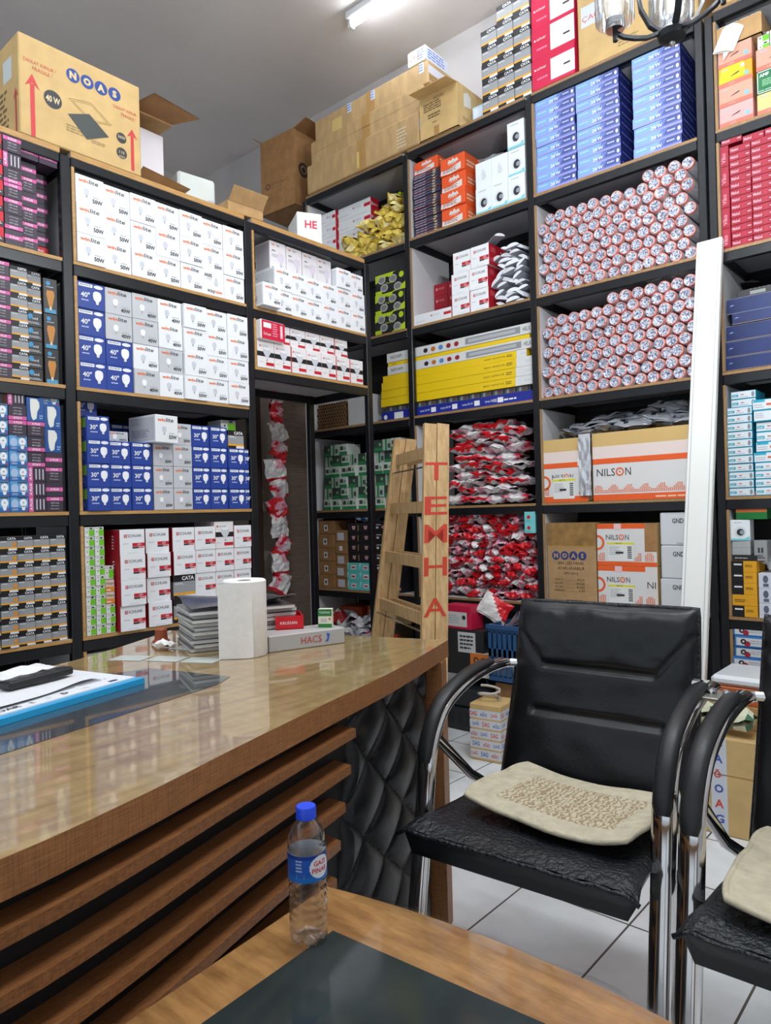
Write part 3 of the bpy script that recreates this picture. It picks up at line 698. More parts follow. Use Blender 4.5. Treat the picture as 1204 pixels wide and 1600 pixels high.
# white crumpled carton and low brown open carton
b = MB(); w, d, h = .19, .24, .215
b.box(0, w, 0, d, 0, h, P(216, 222, 216), .01); b.face('front', w, d, h); b.rect(0, .0, w, .006, P(150, 152, 148)); b.lines(.1, .02, .17, .06, 3, P(150, 170, 214))
b.face('top', w, d, h); b.rect(.01, .02, w-.01, .024, P(170, 176, 170))
solo('L', b, 'white_carton', 1.85, .225, 2.485, 'crumpled white carton lying on top of the shelves before the brown open one', 'carton', rz=-.12, ry=-.0)
place_open('L', .19, .09, .05, CARD, {'front': (.07, .75), 'right': (.07, .3)}, 1.965, .012, 2.4826, 'low brown open carton at the shelf edge beside the printed carton', rz=-.06)
# stack in the corner: printed carton, white carton
def cctv(b, w, d, h):
    b.ring(.07, .19, .012, .024, P(110, 80, 54), 2); b.text('CCTV Depo', .1, .18, .022, P(104, 76, 52), w=.15); b.lines(.1, .165, .24, .173, 1, P(120, 90, 62))
    b.face('right', w, d, h); b.disc(.09, .26, .05, P(44, 36, 30), n=20); b.ring(.09, .26, .02, .03, CARDD, 3)
o = place_open('B', .33, .3, .52, CARDD, {'right': (.12, 1.3), 'left': (.1, .9)}, -3.94, .0, 3.2256, 'tall brown carton in the corner on top of the shelves', deco=cctv, rz=.06)
b = MB(); b.box(0, .13, 0, .2, 0, .16, P(228, 228, 226), .004); b.face('front', .13, .2, .16); b.rect(0, 0, .13, .003, GREY); b.face('right', .13, .2, .16); b.text('HE', .06, .08, .05, P(206, 60, 80), bold=.03)
b.face('front', .13, .2, .16); b.text('HE', .04, .08, .04, P(206, 60, 80), bold=.03)
solo('L', b, 'white_carton', 2.44, .08, 2.4826, 'white carton with red letters standing before the tall brown carton', 'carton', rz=-.5)
# long cartons laid on the corner unit
CG = M('long_cardboard', (182, 150, 104), .7, noise=.08, scale=8, bump=.25, bscale=16, stretch=(3, 1, 1))
for k, (h, u, d, dz, nm) in enumerate(((.185, -3.455, -.012, 0, 'bottom of three'), (.155, -3.43, .006, .186, 'middle of three'), (.135, -3.40, .02, .342, 'top of three'))):
    b = MB(); w = .945
    b.box(0, w, 0, .3, 0, h, CG, .006); b.face('front', w, .3, h)
    b.rect(0, h*.5-.0015, w, h*.5+.0015, P(150, 116, 76)) if k == 1 else None
    b.rect(.46, 0, .53, h, TAPE, 1)
    if k == 2:
        for q in (.3, .5, .88): b.rect(q, h*.55, q+.035, h-.004, P(208, 212, 224), 2); b.lines(q, h*.6, q+.03, h*.95, 3, P(90, 120, 190), 3)
        b.rect(.16, .004, .25, .08, P(204, 176, 110), 2)
    if k == 0: b.rect(.455, .02, .475, .12, P(214, 184, 104), 2); b.lines(.78, .02, .86, .14, 6, P(206, 190, 160), 3)
    b.face('right', w, .3, h); b.rect(0, h*.45, .3, h*.8, P(206, 208, 218)); b.lines(.01, .02, .28, h*.4, 3, P(130, 100, 66), 2)
    solo('B', b, 'long_carton', u, d, 3.2256+dz, 'long brown carton, %s stacked along the ceiling side of the corner unit' % nm, 'carton', 'long cartons on the corner unit')
b = MB(); b.box(0, .13, 0, .22, 0, .095, P(204, 190, 160), .006); b.face('front', .13, .22, .095); b.rect(.0, .01, .13, .085, P(214, 218, 226)); b.text('ÇAĞ', .01, .03, .04, P(206, 80, 60)); b.lines(.07, .02, .125, .08, 4, P(90, 120, 190), 2)
b.face('right', .13, .22, .095); b.rect(0, .01, .22, .085, P(206, 212, 224)); b.lines(.02, .02, .2, .08, 4, P(90, 120, 190), 2)
solo('B', b, 'taped_carton', -2.6, .02, 3.2256+.478, 'small carton wrapped in printed tape on top of the long brown cartons', 'carton')
# yellowish open carton
def deco650(b, w, d, h):
    DKI = P(96, 80, 54); b.lines(.03, .15, .17, .2, 4, DKI); b.lines(.06, .105, .15, .135, 2, DKI); b.lines(.09, .075, .13, .085, 1, DKI); b.rect(.1, 0, .135, .055, TAPE); b.text('MODEL', .1, .205, .016, DKI)
    b.face('right', w, d, h); b.poly([(.06, .2), (.1, .22), (.13, .2), (.13, .14), (.06, .13)], P(224, 222, 214)); b.text('910 LED', .05, .05, .022, DKI)
place_open('B', .265, .3, .245, CARDP, {'front': (.1, 1.7), 'back': (.08, .5)}, -2.5, -.012, 3.2256, 'yellowish open carton with folded flap on top beside the long brown cartons', deco=deco650)
b = MB(); b.box(0, .11, 0, .16, 0, .13, P(190, 214, 236), .003); b.face('front', .11, .16, .13); b.rel(.1, .2, .9, .45, P(96, 130, 180)); b.rel(.1, .55, .9, .9, P(216, 230, 242))
solo('B', b, 'pale_blue_box', -2.215, .1, 3.2256, 'pale blue box leaning behind the black and silver box stacks on top', 'box', ry=.0)
# black and silver boxes on the ladder unit
sv = cata(w=.097, h=.088, d=.18, big=True)
for c in range(3):
    n = [5, 6, 6][c]
    for r in range(n): solo('B', sv, 'lamp_box', -2.082+c*.0985+J(.001), .0+abs(J(.004)), 3.2256+r*.0885, 'black and silver lamp box, %s up, %s stack from the yellowish carton' % (ORD[r+1], ORD[c+1]), group='black and silver boxes on top', rz=J(.008))
# crimson boxes
for r in range(4):
    b = MB(); w, d, h = .235, .25, .15
    b.box(0, w, 0, d, 0, h, P(206, 34, 74, .3), .002); b.face('front', w, d, h); b.rel(.45, .12, 1, .82 if r != 1 else .98, P(240, 232, 236, .3)); b.rel(.75, .42, .9, .48, INK, 2); b.disc(.02, .1, .005, WHITE); b.text('schuar', .03, .095, .014, WHITE); b.lines(.03, .04, .09, .06, 1, P(226, 120, 150))
    solo('B', b, 'crimson_box', -1.783, .0+.004*r, 3.2256+r*.151, 'crimson and white box, %s up in the stack next to the silver boxes' % ORD[r+1], 'box', 'crimson boxes on top', rz=J(.006))
b = MB(); w, d, h = .56, .3, .42
b.box(0, w, 0, d, 0, h, CARDP, .006); b.face('front', w, d, h); b.rect(.02, .2, .13, .3, P(206, 212, 226)); b.text('ÇAĞ', .025, .22, .04, P(206, 90, 70), w=.09); b.lines(.2, .03, .3, .07, 3, P(150, 126, 84)); b.rect(.385, 0, .391, h, P(170, 138, 84))
solo('B', b, 'carton', -1.535, .01, 3.2256, 'large tan carton with tape on top behind the chandelier', 'carton')

# ================================================================= corner unit contents
def schuar_long(w=.44, d=.08, h=.083):
    b = MB(); b.box(0, w, 0, d, 0, h, P(228, 230, 232, .4), .001); b.face('front', w, d, h)
    b.rect(.46*w, .55*h, .49*w, .7*h, RED); b.text('SCHUAR', .5*w, .55*h, .15*h, GREY, w=.2*w); b.rel(.8, .4, .99, .66, RED); b.lines(.05*w, .25*h, .35*w, .32*h, 1, GREY)
    b.face('right', w, d, h); b.rel(0, 0, 1, 1, P(186, 26, 44)); b.text('SCHUAR', .25*d, .45*h, .16*h, WHITE, w=.6*d); b.rect(.1*d, .4*h, .2*d, .65*h, WHITE, 2)
    return b.build('lamp_box')
sl_ = schuar_long(.29); sl2 = schuar_long(.15, .2, .083)
for r in range(5):
    solo('B', sl_, 'lamp_box', -3.315+J(.004), .13, 2.7066+r*.084, 'long white lamp box with red end, %s up, above the yellow packets' % ORD[r+1], group='long white boxes in the corner unit')
    solo('B', sl2, 'lamp_box', -3.47, .11, 2.7066+r*.084, 'white lamp box end, %s up, in the corner beside the long boxes' % ORD[r+1], group='white box ends in the corner unit')
# crumpled packets: a pillow of noise
def packet(w, d, h, mats, seed, n=9, crush=.35, fold=None, flat=1.0):
    """crumpled sealed bag, resting on z=0; mats(u, v) picks the film colour"""
    b = MB()
    def fn(sgn):
        def g(u, v):
            x, y = (u-.5)*2, (v-.5)*2
            e = max(0, 1-x*x)**.5*max(0, 1-y*y)**.5
            k = noise3(x*1.7, y*1.7, sgn*.8, seed); k2 = noise3(x*4, y*4, sgn*2, seed)
            z = sgn*(h*.5*e**flat*(1+crush*k2)) + h*crush*k*.9
            wob = 1+.12*noise3(x*2, y*2, 5, seed)
            return (x*w*.5*wob, y*d*.5*(1+.12*noise3(x, y*2, 9, seed)), z)
        return g
    for sgn in (1, -1): b.grid(fn(sgn), n, n, mats)
    z0 = min(v[2] for v in b.v); b.v = [(x, y, z-z0) for x, y, z in b.v]
    return b
YEL = M('yellow_foil', (230, 204, 96), .3, noise=.12, scale=30, bump=.3, bscale=40); YELL = M('pale_yellow_foil', (236, 222, 156), .3, noise=.1, scale=20, bump=.3, bscale=40)
yv = [packet(.13, .11, .05, lambda u, v, s=s: YELL if noise3(u*2, v*2, 0, s) > .12 else YEL, s, 8, .55).build('packet') for s in range(5)]
def heap(wall, meshes, name, u0, u1, d0, z0, zf, step, layer, label, cat, group, tilt=.7, depth=.0, tiltx=.5, spread=1, limit=999):
    """layers of packets one above the other; zf(u) = height of the heap"""
    k = 0; lz = 0; zz = z0
    while True:
        us = []; u = u0+(step*.45 if lz % 2 else 0)
        while u <= u1+1e-6:
            if zz+layer*.5 < z0+zf(u): us.append(u)
            u += step
        if not us: break
        for c, u in enumerate(us):
            if k >= limit: return k
            me = meshes[k*7 % len(meshes)] if k % 3 else RND.choice(meshes)
            put(wall, me, name, u+J(step*.15), d0+depth*RND.random(), zz+J(layer*.1)+.004*(lz > 0)+.004, label(lz+1, c+1), cat, group, rz=J(spread), rx=J(tiltx), ry=J(tilt)); k += 1
        zz += layer; lz += 1
    return k
heap('B', yv, 'packet', -3.16, -2.71, .075, 2.712, lambda u: .13+.2*max(0, (u+3.16)/.45), .105, .05, lambda r, c: 'crumpled yellow foil packet, %s layer up, %s along from the white boxes' % (ORD[r], ORD[c]), 'packet', 'yellow foil packets', .45, .03, .45)
heap('B', yv, 'packet', -2.96, -2.74, .27, 2.712, lambda u: .36, .11, .055, lambda r, c: 'yellow foil packet in the shade at the rear, %s layer, %s along' % (ORD[r], ORD[c]), 'packet', 'rear yellow foil packets', .4, .02, .4)
LIME = P(176, 200, 30); DARKB = P(28, 30, 32, .35)
def spotbox(w=.16, d=.07, h=.19):
    b = MB(); b.box(0, w, 0, d, 0, h, DARKB, .002); b.face('front', w, d, h)
    b.disc(.2*w, .88*h, .1*w, LIME); b.text('Pelsan', .36*w, .84*h, .08*h, LIME, w=.5*w, bold=.02)
    for i in range(3):
        for j in range(2): b.disc((.25+.3*j)*w, (.68-.24*i)*h, .1*w, P(190, 194, 200), 2, rv=.07*h); b.rect((.15+.3*j)*w, (.54-.24*i)*h, (.36+.3*j)*w, (.58-.24*i)*h, WHITE, 2)
    b.rel(0, 0, 1, .13, LIME); b.face('right', w, d, h); b.disc(.5*d, .75*h, .3*d, LIME); b.rel(.2, .4, .8, .55, LIME, 2)
    return b
solo('B', spotbox().build('lamp_box'), 'lamp_box', -2.88, .12, 2.93, 'black and lime spotlight box leaning on the yellow foil packets', rx=-.2, ry=.28)
def limebox(w=.235, d=.3, h=.12):
    b = MB(); b.box(0, w, 0, d, 0, h, DARKB, .002); b.face('front', w, d, h)
    for (u, v) in ((.22, .72), (.6, .66), (.3, .3), (.75, .22)): b.disc(u*w, v*h, .13*w, P(172, 172, 168), 2, rv=.2*h); b.disc(u*w, v*h, .1*w, P(120, 120, 118), 3, rv=.14*h)
    b.poly([(0, h), (.7*w, h), (.3*w, .8*h), (0, .6*h)], LIME); b.rel(0, 0, .22, .2, LIME); b.poly([(w, 0), (.55*w, 0), (w, .35*h)], LIME); b.disc(.88*w, .75*h, .08*w, LIME, 2, rv=.15*h); b.text('Pelsan', .36*w, .45*h, .1*h, LIME, w=.3*w)
    b.rel(.42, .8, .6, .95, LIME, 2)
    return b.build('lamp_box')
lb = limebox()
for r in range(3): solo('B', lb, 'lamp_box', -2.895, .0+.006*r, 2.1906+r*.121, 'black and lime downlight box, %s of three stacked under the yellow packets' % ['bottom', 'middle', 'top'][r], group='black and lime boxes', rz=J(.02))
# yellow linear lamp boxes behind the posts
def linear(w, h, tip, col):
    b = MB(); d = .07; b.box(0, w, 0, d, 0, h, P(col[0], col[1], col[2], .4), .001); b.face('front', w, d, h)
    if tip: b.rel(1-tip, 0, 1, 1, P(216, 218, 218)); b.text('60 cm', (1-tip*.5)*w, .4*h, .2*h, GREY); b.text('BANT ARMATUR', (1-tip)*w-.2, .4*h, .2*h, P(110, 90, 30), w=.13); b.lines((1-tip)*w-.06, .3*h, (1-tip)*w-.02, .7*h, 2, P(120, 100, 40))
    else: b.text('HAPEL', .03, .3*h, .35*h, P(150, 120, 30), w=.04)
    return b.build('lamp_box')
def jacket(w, h):
    b = MB(); b.box(0, w, 0, .07, 0, h, P(214, 214, 212, .4), .001); b.face('front', w, .07, h)
    b.rect(.58*w, .18*h, .93*w, .82*h, P(140, 142, 146)); b.rect(.6*w, .35*h, .9*w, .65*h, P(176, 178, 182), 2)
    for k, c in enumerate((P(40, 40, 40), P(190, 110, 40), P(80, 130, 190), P(140, 30, 40), P(150, 30, 40))): b.disc(.3*w+k*.055*w, .48*h, .016, c, 2, rv=.25*h)
    b.text('NOVAPI', .03*w, .35*h, .35*h, INK, w=.09); b.text('HELX', .945*w, .3*h, .4*h, INK, w=.045*w)
    return b.build('lamp_box')
zz = 1.6676
def longrow(me, u, d, h, label, grp='long linear lamp boxes', rz=0):
    global zz
    solo('B', me, 'lamp_box', u, d, zz, label, group=grp, rz=rz); zz += h+.0012
bl = MB(); w, d, h = 1.05, .1, .055; bl.box(0, w, 0, d, 0, h, P(32, 44, 140, .35), .001); bl.face('front', w, d, h)
for k in range(4): bl.text('Lamp 50 W', .3+k*.15, .35*h, .28*h, WHITE, w=.07); bl.rect(.38+k*.15, .25*h, .415+k*.15, .75*h, PAPER)
bl.text('CE', .8, .35*h, .3*h, WHITE); bl.lines(.83, .3*h, .98, .6*h, 1, WHITE); bl.rect(.1, .1*h, .17, .8*h, PAPER); bl.disc(.03, .4*h, .014, WHITE)
longrow(bl.build('lamp_box'), -2.89, .034, .055, 'long blue lamp box lowest under the yellow boxes')
gr = MB(); gr.box(0, 1.0, 0, .1, 0, .03, P(84, 92, 92), .001); gr.face('front', 1, .1, .03)
for k in range(40): gr.rect(.01+k*.025, .004, .022+k*.025, .026, [P(40, 44, 48), P(150, 152, 150), P(110, 60, 60)][k % 3])
longrow(gr.build('lamp_box'), -2.87, .05, .03, 'long grey patterned lamp box between the blue and yellow ones')
ye = (232, 196, 22)
for k, nm in enumerate(('lowest', 'second', 'third')): longrow(linear(1.06, .048, .105, ye), -2.897+.004*k, .036, .048, 'long yellow lamp box with pale end, %s up of the full yellow ones' % nm)
longrow(linear(1.0, .04, .06, ye), -2.88, .04, .04, 'long yellow lamp box, topmost of the full yellow ones')
longrow(jacket(1.0, .052), -2.84, .04, .052, 'long white printed lamp box directly on the yellow boxes', rz=.0)
longrow(linear(.98, .022, 0, ye), -2.84, .045, .022, 'thin yellow lamp box between two white printed ones')
longrow(jacket(1.0, .055), -2.845, .042, .055, 'long white printed lamp box on top of the yellow pile', rz=.0)

# ================================================================= ladder unit contents
# thin dark boxes in a tall stack
for r in range(23):
    h = .0152; c = [(46, 36, 44), (70, 30, 40), (40, 44, 70), (90, 30, 36)][(r*5+r//3) % 4]; b = MB(); w, d = .2, .16
    b.box(0, w, 0, d, 0, h, P(*c, .35), .0008); b.face('front', w, d, h); b.lines(.01, .25*h, .12, .75*h, 1, P(170, 150, 170)); b.rect(.145, .2*h, .165, .8*h, P(190, 170, 120)); b.rect(.01, .7*h, w-.02, .85*h, P(130, 126, 150), 2)
    b.face('right', w, d, h); b.lines(.01, .3*h, .14, .7*h, 1, P(150, 130, 150))
    solo('B', b, 'thin_box', -2.585+J(.004), .015+J(.004), 2.7066+r*.0155, 'thin dark box, %s of the tall stack beside the orange boxes' % (('%s from bottom' % ORD[r+1]) if r < 12 else '%s from top' % ORD[23-r]), 'box', 'thin dark boxes', rz=J(.03))
def orangec(w=.165, d=.22, h=.094):
    b = MB(); b.box(0, w, 0, d, 0, h, P(228, 88, 40), .0015); b.face('front', w, d, h)
    b.poly([(u*w, v*h) for u, v in ((.3, .62), (.36, .84), (.46, .76), (.52, .9), (.6, .76), (.7, .84), (.76, .62))], P(214, 208, 204)); b.poly([(0, .08*h), (.04*w, .34*h), (.3*w, .3*h), (.85*w, .5*h), (.85*w, .12*h), (.4*w, .0)], P(222, 216, 212)); b.lines(.1*w, .12*h, .7*w, .36*h, 3, P(150, 70, 50)); b.text('ONKA', .34*w, .5*h, .12*h, P(220, 214, 210), w=.34*w)
    b.face('right', w, d, h); b.rel(.1, .2, .5, .8, P(206, 100, 60)); b.lines(.02, .02, .1, .06, 2, P(240, 190, 160))
    return b.build('orange_box')
oc = orangec()
for r in range(4): solo('B', oc, 'orange_box', -2.38, .012+J(.008), 2.7066+r*.0946, 'orange and white box, %s up in the stack of four' % ORD[r+1], 'box', 'orange boxes', rz=J(.02))
solo('B', orangec(w=.17, h=.07), 'orange_box', -2.575, .02, 2.7066+23*.0155+.004, 'orange and white box lying on the tall stack of thin dark boxes', 'box')
def whitebulb(w=.1, d=.14, h=.14, pic=True):
    b = MB(); b.box(0, w, 0, d, 0, h, P(232, 238, 240, .3), .0015); b.face('front', w, d, h)
    if pic:
        b.disc(.5*w, .42*h, .3*w, P(214, 222, 226), 2); b.disc(.52*w, .4*h, .2*w, P(46, 48, 52), 3, rv=.17*h); b.disc(.6*w, .4*h, .12*w, P(150, 156, 162), 4)
        b.rel(0, .0, 1, .06, P(120, 196, 210)); b.lines(.2*w, .84*h, .7*w, .9*h, 1, GREY); b.rel(.04, .06, .96, .1, P(150, 210, 220)); b.poly([(.72*w, .1*h), (.96*w, .1*h), (.96*w, .2*h)], P(120, 196, 210))
    else: b.lines(.4*w, .3*h, .7*w, .6*h, 5, P(190, 196, 200)); b.text('30', .42*w, .62*h, .07*h, GREY)
    return b.build('camera_box')
wb = whitebulb(); wb2 = whitebulb(pic=False)
for (u, n) in ((-2.15, 1), (-2.048, 1), (-1.945, 3)):
    for r in range(n): solo('B', wb, 'camera_box', u, .012+J(.004), 2.7066+r*.141, 'white box with round black picture, %s up, %s from the orange boxes' % (ORD[r+1], ORD[1+int(round((u+2.15)/.1))]), 'box', 'white picture boxes')
for c in range(2): solo('B', wb2, 'camera_box', -2.15+c*.102, .016, 2.7066+.141, 'plain white box on the picture boxes, %s from the orange boxes' % ORD[c+1], 'box', 'plain white boxes')
def crumple(w, d, amp, mat, seed, n=16, sag=0, fq=2.5):
    b = MB()
    b.grid(lambda u, v: ((u-.5)*w*(1+.08*noise3(u*3, v*3, 4, seed)), (v-.5)*d, amp*(noise3(u*fq, v*fq, 1, seed)+.5*noise3(u*fq*2.6, v*fq*2.6, 2, seed)+1)-sag*(u-.5)**2), n, n, mat)
    z0 = min(v[2] for v in b.v); b.v = [(x, y, z-z0) for x, y, z in b.v]
    return b
FOGGY = M('foggy_film', (226, 230, 234), .2, alpha=.55, spec=.8)
solo('B', crumple(.17, .2, .03, FOGGY, 3).build('bag', 3.2), 'plastic_bag', -2.07, .14, 2.99, 'clear plastic bag crumpled on the plain white boxes', 'bag')
# shelf with white and red boxes
def schuarb(w, d, h): return schuar(w, d, h)
sb = schuarb(.118, .16, .115); nm = ['lowest', 'middle', 'top']
for c in range(2):
    for r in range(3): solo('B', sb, 'bulb_box', -2.318+c*.1195+.014*(r == 2), -.004+abs(J(.01)), 2.1906+r*.1155, 'white and red bulb box, %s layer, %s before the curved lamp covers' % (nm[r], ORD[c+1]), 'box', 'white and red boxes beside the curved covers', rz=J(.02))
solo('B', schuar_long(.27, .07, .06), 'lamp_box', -2.596, .004, 2.1906, 'long white lamp box with red end at the shelf edge above the yellow lamps', 'box')
rd = MB(); w, d, h = .1, .15, .07; rd.box(0, w, 0, d, 0, h, DRED, .001); rd.face('front', w, d, h); rd.text('SCHUAR', .3*w, .5*h, .15*h, P(220, 150, 160), w=.45*w); rd.rect(.15*w, .45*h, .24*w, .68*h, P(220, 150, 160)); rdm = rd.build('bulb_box')
for c in range(2):
    for r in range(4): solo('B', rdm, 'bulb_box', -2.590+c*.103, .2, 2.1906+r*.0705, 'dark red bulb box, %s up, %s from the ladder post, behind the long white one' % (ORD[r+1], ORD[c+1]), 'box', 'dark red bulb boxes')
# curved white lamp covers in a loose pile
def cover(L_, r):
    b = MB(); n = 8
    for rr_, fl in ((r, 1), (r-.004, -1)):
        b.grid(lambda u, v: (rr_*math.cos(PI*(.06+.88*u)), (v-.5)*L_, rr_*.62*math.sin(PI*(.06+.88*u))), n, 2, M('white_cover', (222, 224, 230), .3))
    for y in (-.5, .5): b.add([(r*math.cos(PI*(.06+.88*i/7)), y*L_, r*.62*math.sin(PI*(.06+.88*i/7))) for i in range(8)], [tuple(range(8))], M('white_cover'))
    b.add([(-r, -L_/2, .003), (r, -L_/2, .003), (r, L_/2, .003), (-r, L_/2, .003)], [(0, 1, 2, 3)], M('cover_rim', (168, 170, 180), .4))
    return b.build('lamp_cover', .8)
cv = [cover(.2, .036), cover(.24, .04), cover(.22, .033)]
heap('B', cv, 'lamp_cover', -2.03, -1.86, .13, 2.19, lambda u: .315, .058, .031, lambda r, c: 'white curved lamp cover, %s layer up, %s from the white and red boxes' % (ORD[r], ORD[c]), 'lamp cover', 'curved lamp covers', .75, .03, .06, .25)
solo('B', cover(.3, .03), 'lamp_cover', -2.12, .1, 2.56, 'long white curved lamp cover laid across the white and red boxes', 'lamp cover', rz=.9, rx=.05)
b = MB(); b.box(0, .17, 0, .12, 0, .3, P(206, 206, 208), .002); b.face('front', .17, .12, .3); b.text('SCHUAR', .05, .25, .02, P(150, 100, 104), w=.1)
solo('B', b, 'white_carton', -2.005, .265, 2.1906, 'white carton standing behind the curved lamp covers', 'box')
# ================================================================= tube unit contents
def flatbox(w=.215, d=.26, h=.0455):
    b = MB(); b.box(0, w, 0, d, 0, h, P(98, 118, 188, .35), .001); b.face('front', w, d, h)
    b.poly([(0, 0), (.42*w, 0), (.58*w, h), (0, h)], P(128, 168, 224, .35)); b.poly([(.62*w, .35*h), (w, .35*h), (w, h), (.7*w, h)], P(70, 82, 146, .35)); b.rel(0, 0, 1, .2, P(150, 150, 214, .35), 2)
    b.text('24 W', .36*w, .3*h, .36*h, WHITE, bold=.02, l=3); b.disc(.94*w, .58*h, .03*w, WHITE, 3, rv=.2*h); b.lines(.7*w, .5*h, .88*w, .8*h, 1, P(190, 200, 240), 3); b.lines(.05*w, .5*h, .3*w, .8*h, 1, P(170, 205, 245), 3)
    b.face('right', w, d, h); b.rel(0, 0, 1, 1, P(36, 44, 110, .35)); b.lines(.02, .3*h, .2, .7*h, 1, P(90, 104, 170), 2)
    return b.build('panel_box')
fb = flatbox()
for c, (u, n) in enumerate(((-1.774, 10), (-1.552, 10), (-1.272, 10))):
    for r in range(n): solo('B', fb, 'panel_box', u+J(.003), .006+abs(J(.006)), 2.7066+r*.0462, 'flat blue panel lamp box, %s up in the %s stack from the picture boxes' % (ORD[r+1], ORD[c+1]), 'box', 'flat blue panel boxes', rz=J(.012))
# wrapped tubes, seen end on
RIM = M('tube_red_rim', (226, 142, 128), .4); TUBEW = M('tube_wrapper', (206, 204, 210), .3, noise=.12, scale=60)
def foil_mat():
    m = bpy.data.materials.new('crinkled_foil_end'); m.use_nodes = True; nt = m.node_tree; b = nt.nodes['Principled BSDF']
    tc = nt.nodes.new('ShaderNodeTexCoord'); oi = nt.nodes.new('ShaderNodeObjectInfo')
    va = nt.nodes.new('ShaderNodeVectorMath'); va.operation = 'ADD'; nt.links.new(tc.outputs['Object'], va.inputs[0]); nt.links.new(oi.outputs['Random'], va.inputs[1])
    n = nt.nodes.new('ShaderNodeTexNoise'); n.inputs['Scale'].default_value = 130; n.inputs['Detail'].default_value = 3; n.inputs['Roughness'].default_value = .6; nt.links.new(va.outputs[0], n.inputs['Vector'])
    r = nt.nodes.new('ShaderNodeValToRGB'); e = r.color_ramp.elements; e[0].position = .40; e[0].color = rgb((84, 90, 116)); e[1].position = .58; e[1].color = rgb((206, 210, 222))
    nt.links.new(n.outputs[0], r.inputs[0]); nt.links.new(r.outputs[0], b.inputs['Base Color'])
    bp = nt.nodes.new('ShaderNodeBump'); bp.inputs['Strength'].default_value = .5; bp.inputs['Distance'].default_value = .01; nt.links.new(n.outputs[0], bp.inputs['Height']); nt.links.new(bp.outputs[0], b.inputs['Normal'])
    b.inputs['Roughness'].default_value = .28; b.inputs['Metallic'].default_value = .25
    return m
FOIL = foil_mat()
def wrapped(seed, r=.0276, L_=.30):
    b = MB(); n = 18; rr = random.Random(seed)
    ph = rr.uniform(0, 6); off = (rr.uniform(-.2, .2), rr.uniform(-.2, .2))
    prof = [(0, .004), (.5, .002), (.84, .0), (.95, .002), (1, .014), (1.0, L_)]
    vv = []; F = []; mm = []
    for j, (q, y) in enumerate(prof):
        for i in range(n):
            a = 2*PI*i/n; k = (1-q)*.0 + (0.8 < q < .95)*.07*math.sin(a-ph)
            x = (q-k)*r*math.cos(a); z = (q-k)*r*math.sin(a)
            vv.append((x, y+(.0025*noise3(x*60, z*60, seed) if 0 < q < .9 else 0), z+r))
    for j in range(len(prof)-1):
        for i in range(n):
            F.append((j*n+i, (j+1)*n+i, (j+1)*n+(i+1) % n, j*n+(i+1) % n)); mm.append([FOIL, FOIL, RIM, RIM, TUBEW][j])
    b.add(vv, F, mm); b.add([((r*.98)*math.cos(2*PI*i/n), L_, r+r*.98*math.sin(2*PI*i/n)) for i in range(n)], [tuple(range(n))], TUBEW)
    return b.build('wrapped_tube', .6)
tv = [wrapped(s) for s in range(7)]
def tube_stack(z0, ztop, shelf, gname):
    r = .0279; p = .0592; lay = 0; u_a, u_b = -1.750, -1.026
    n_full = int((u_b-u_a)/p)+1
    while True:
        z = z0+.0006+lay*.0499
        cnt = 0
        for c in range(n_full-(lay % 2)):
            u = u_a+c*p+(p/2 if lay % 2 else 0)
            if z+2*r > ztop(u): continue
            cnt += 1
            put('B', RND.choice(tv), 'wrapped_tube', u+J(.003), .004+abs(J(.02)), z+J(.0006), 'foil wrapped tube end, %s layer up, %s from the ladder side, %s' % (ORD[lay+1], ORD[c+1], shelf), 'tube', gname, ry=J(.0))
        lay += 1
        if not cnt or lay > 8: break
tube_stack(2.19, lambda u: 2.61+.06*(u > -1.25), 'upper tube shelf', 'wrapped tubes on the upper shelf')
tube_stack(1.667, lambda u: 2.125 if u > -1.4 else 2.08, 'lower tube shelf', 'wrapped tubes on the lower shelf')
for k, (u, z) in enumerate(((-1.17, 2.122), (-1.07, 2.122))):
    solo('B', crumple(.13, .16, .007, FILM, 20+k, 14).build('bag', 3.2), 'plastic_film', u, .08, z+.006, ['crumpled clear film lying on the lower wrapped tubes', 'clear film scrap lying on the tubes next to the white board'][k], 'film')
# large printed carton of pouches
def nilson_front(b, w, h, u0=0, logo=.5, big=True, label=True, tape=True, s=1.0):
    OR = P(226, 92, 36); WG = P(214, 212, 210); PK = P(226, 208, 200)
    b.rect(0, 0, w, h, WG, 1)
    if big: b.rect(0, h*.80, w, h, P(206, 172, 110), 2); b.rect(0, h*.62, w, h*.80, PK, 2); b.rect(0, h*.54, w, h*.62, OR, 3)
    else: b.rect(0, h*.88, w, h, OR, 2)
    b.rect(0, 0, w, h*(.09 if big else .1), OR, 2)
    def logo_(u, v, hh):
        b.text('NILS', u, v, hh, INK, w=hh*2.55, l=4); b.ring(u+hh*3.2, v+hh*.5, hh*.38, hh*.56, OR, 4); b.disc(u+hh*3.2, v+hh*.5, hh*.12, OR, 4, n=6); b.text('N', u+hh*3.95, v, hh, INK, w=hh*.75, l=4)
    for u in logo if isinstance(logo, (list, tuple)) else (logo,): logo_(u, h*(.36 if big else .62), .034*s)
    rr = random.Random(5)
    def dots(u0, u1, base):
        for i in range(int((u1-u0)/.0085)):
            k = 2+int(2.2*(1+math.sin(i*.7+u0*30))*.9)
            for j in range(k): b.disc(u0+i*.0085, base+.007+j*.0078, .0034, P(226, 112, 60), 4, n=6)
    return logo_, dots, OR
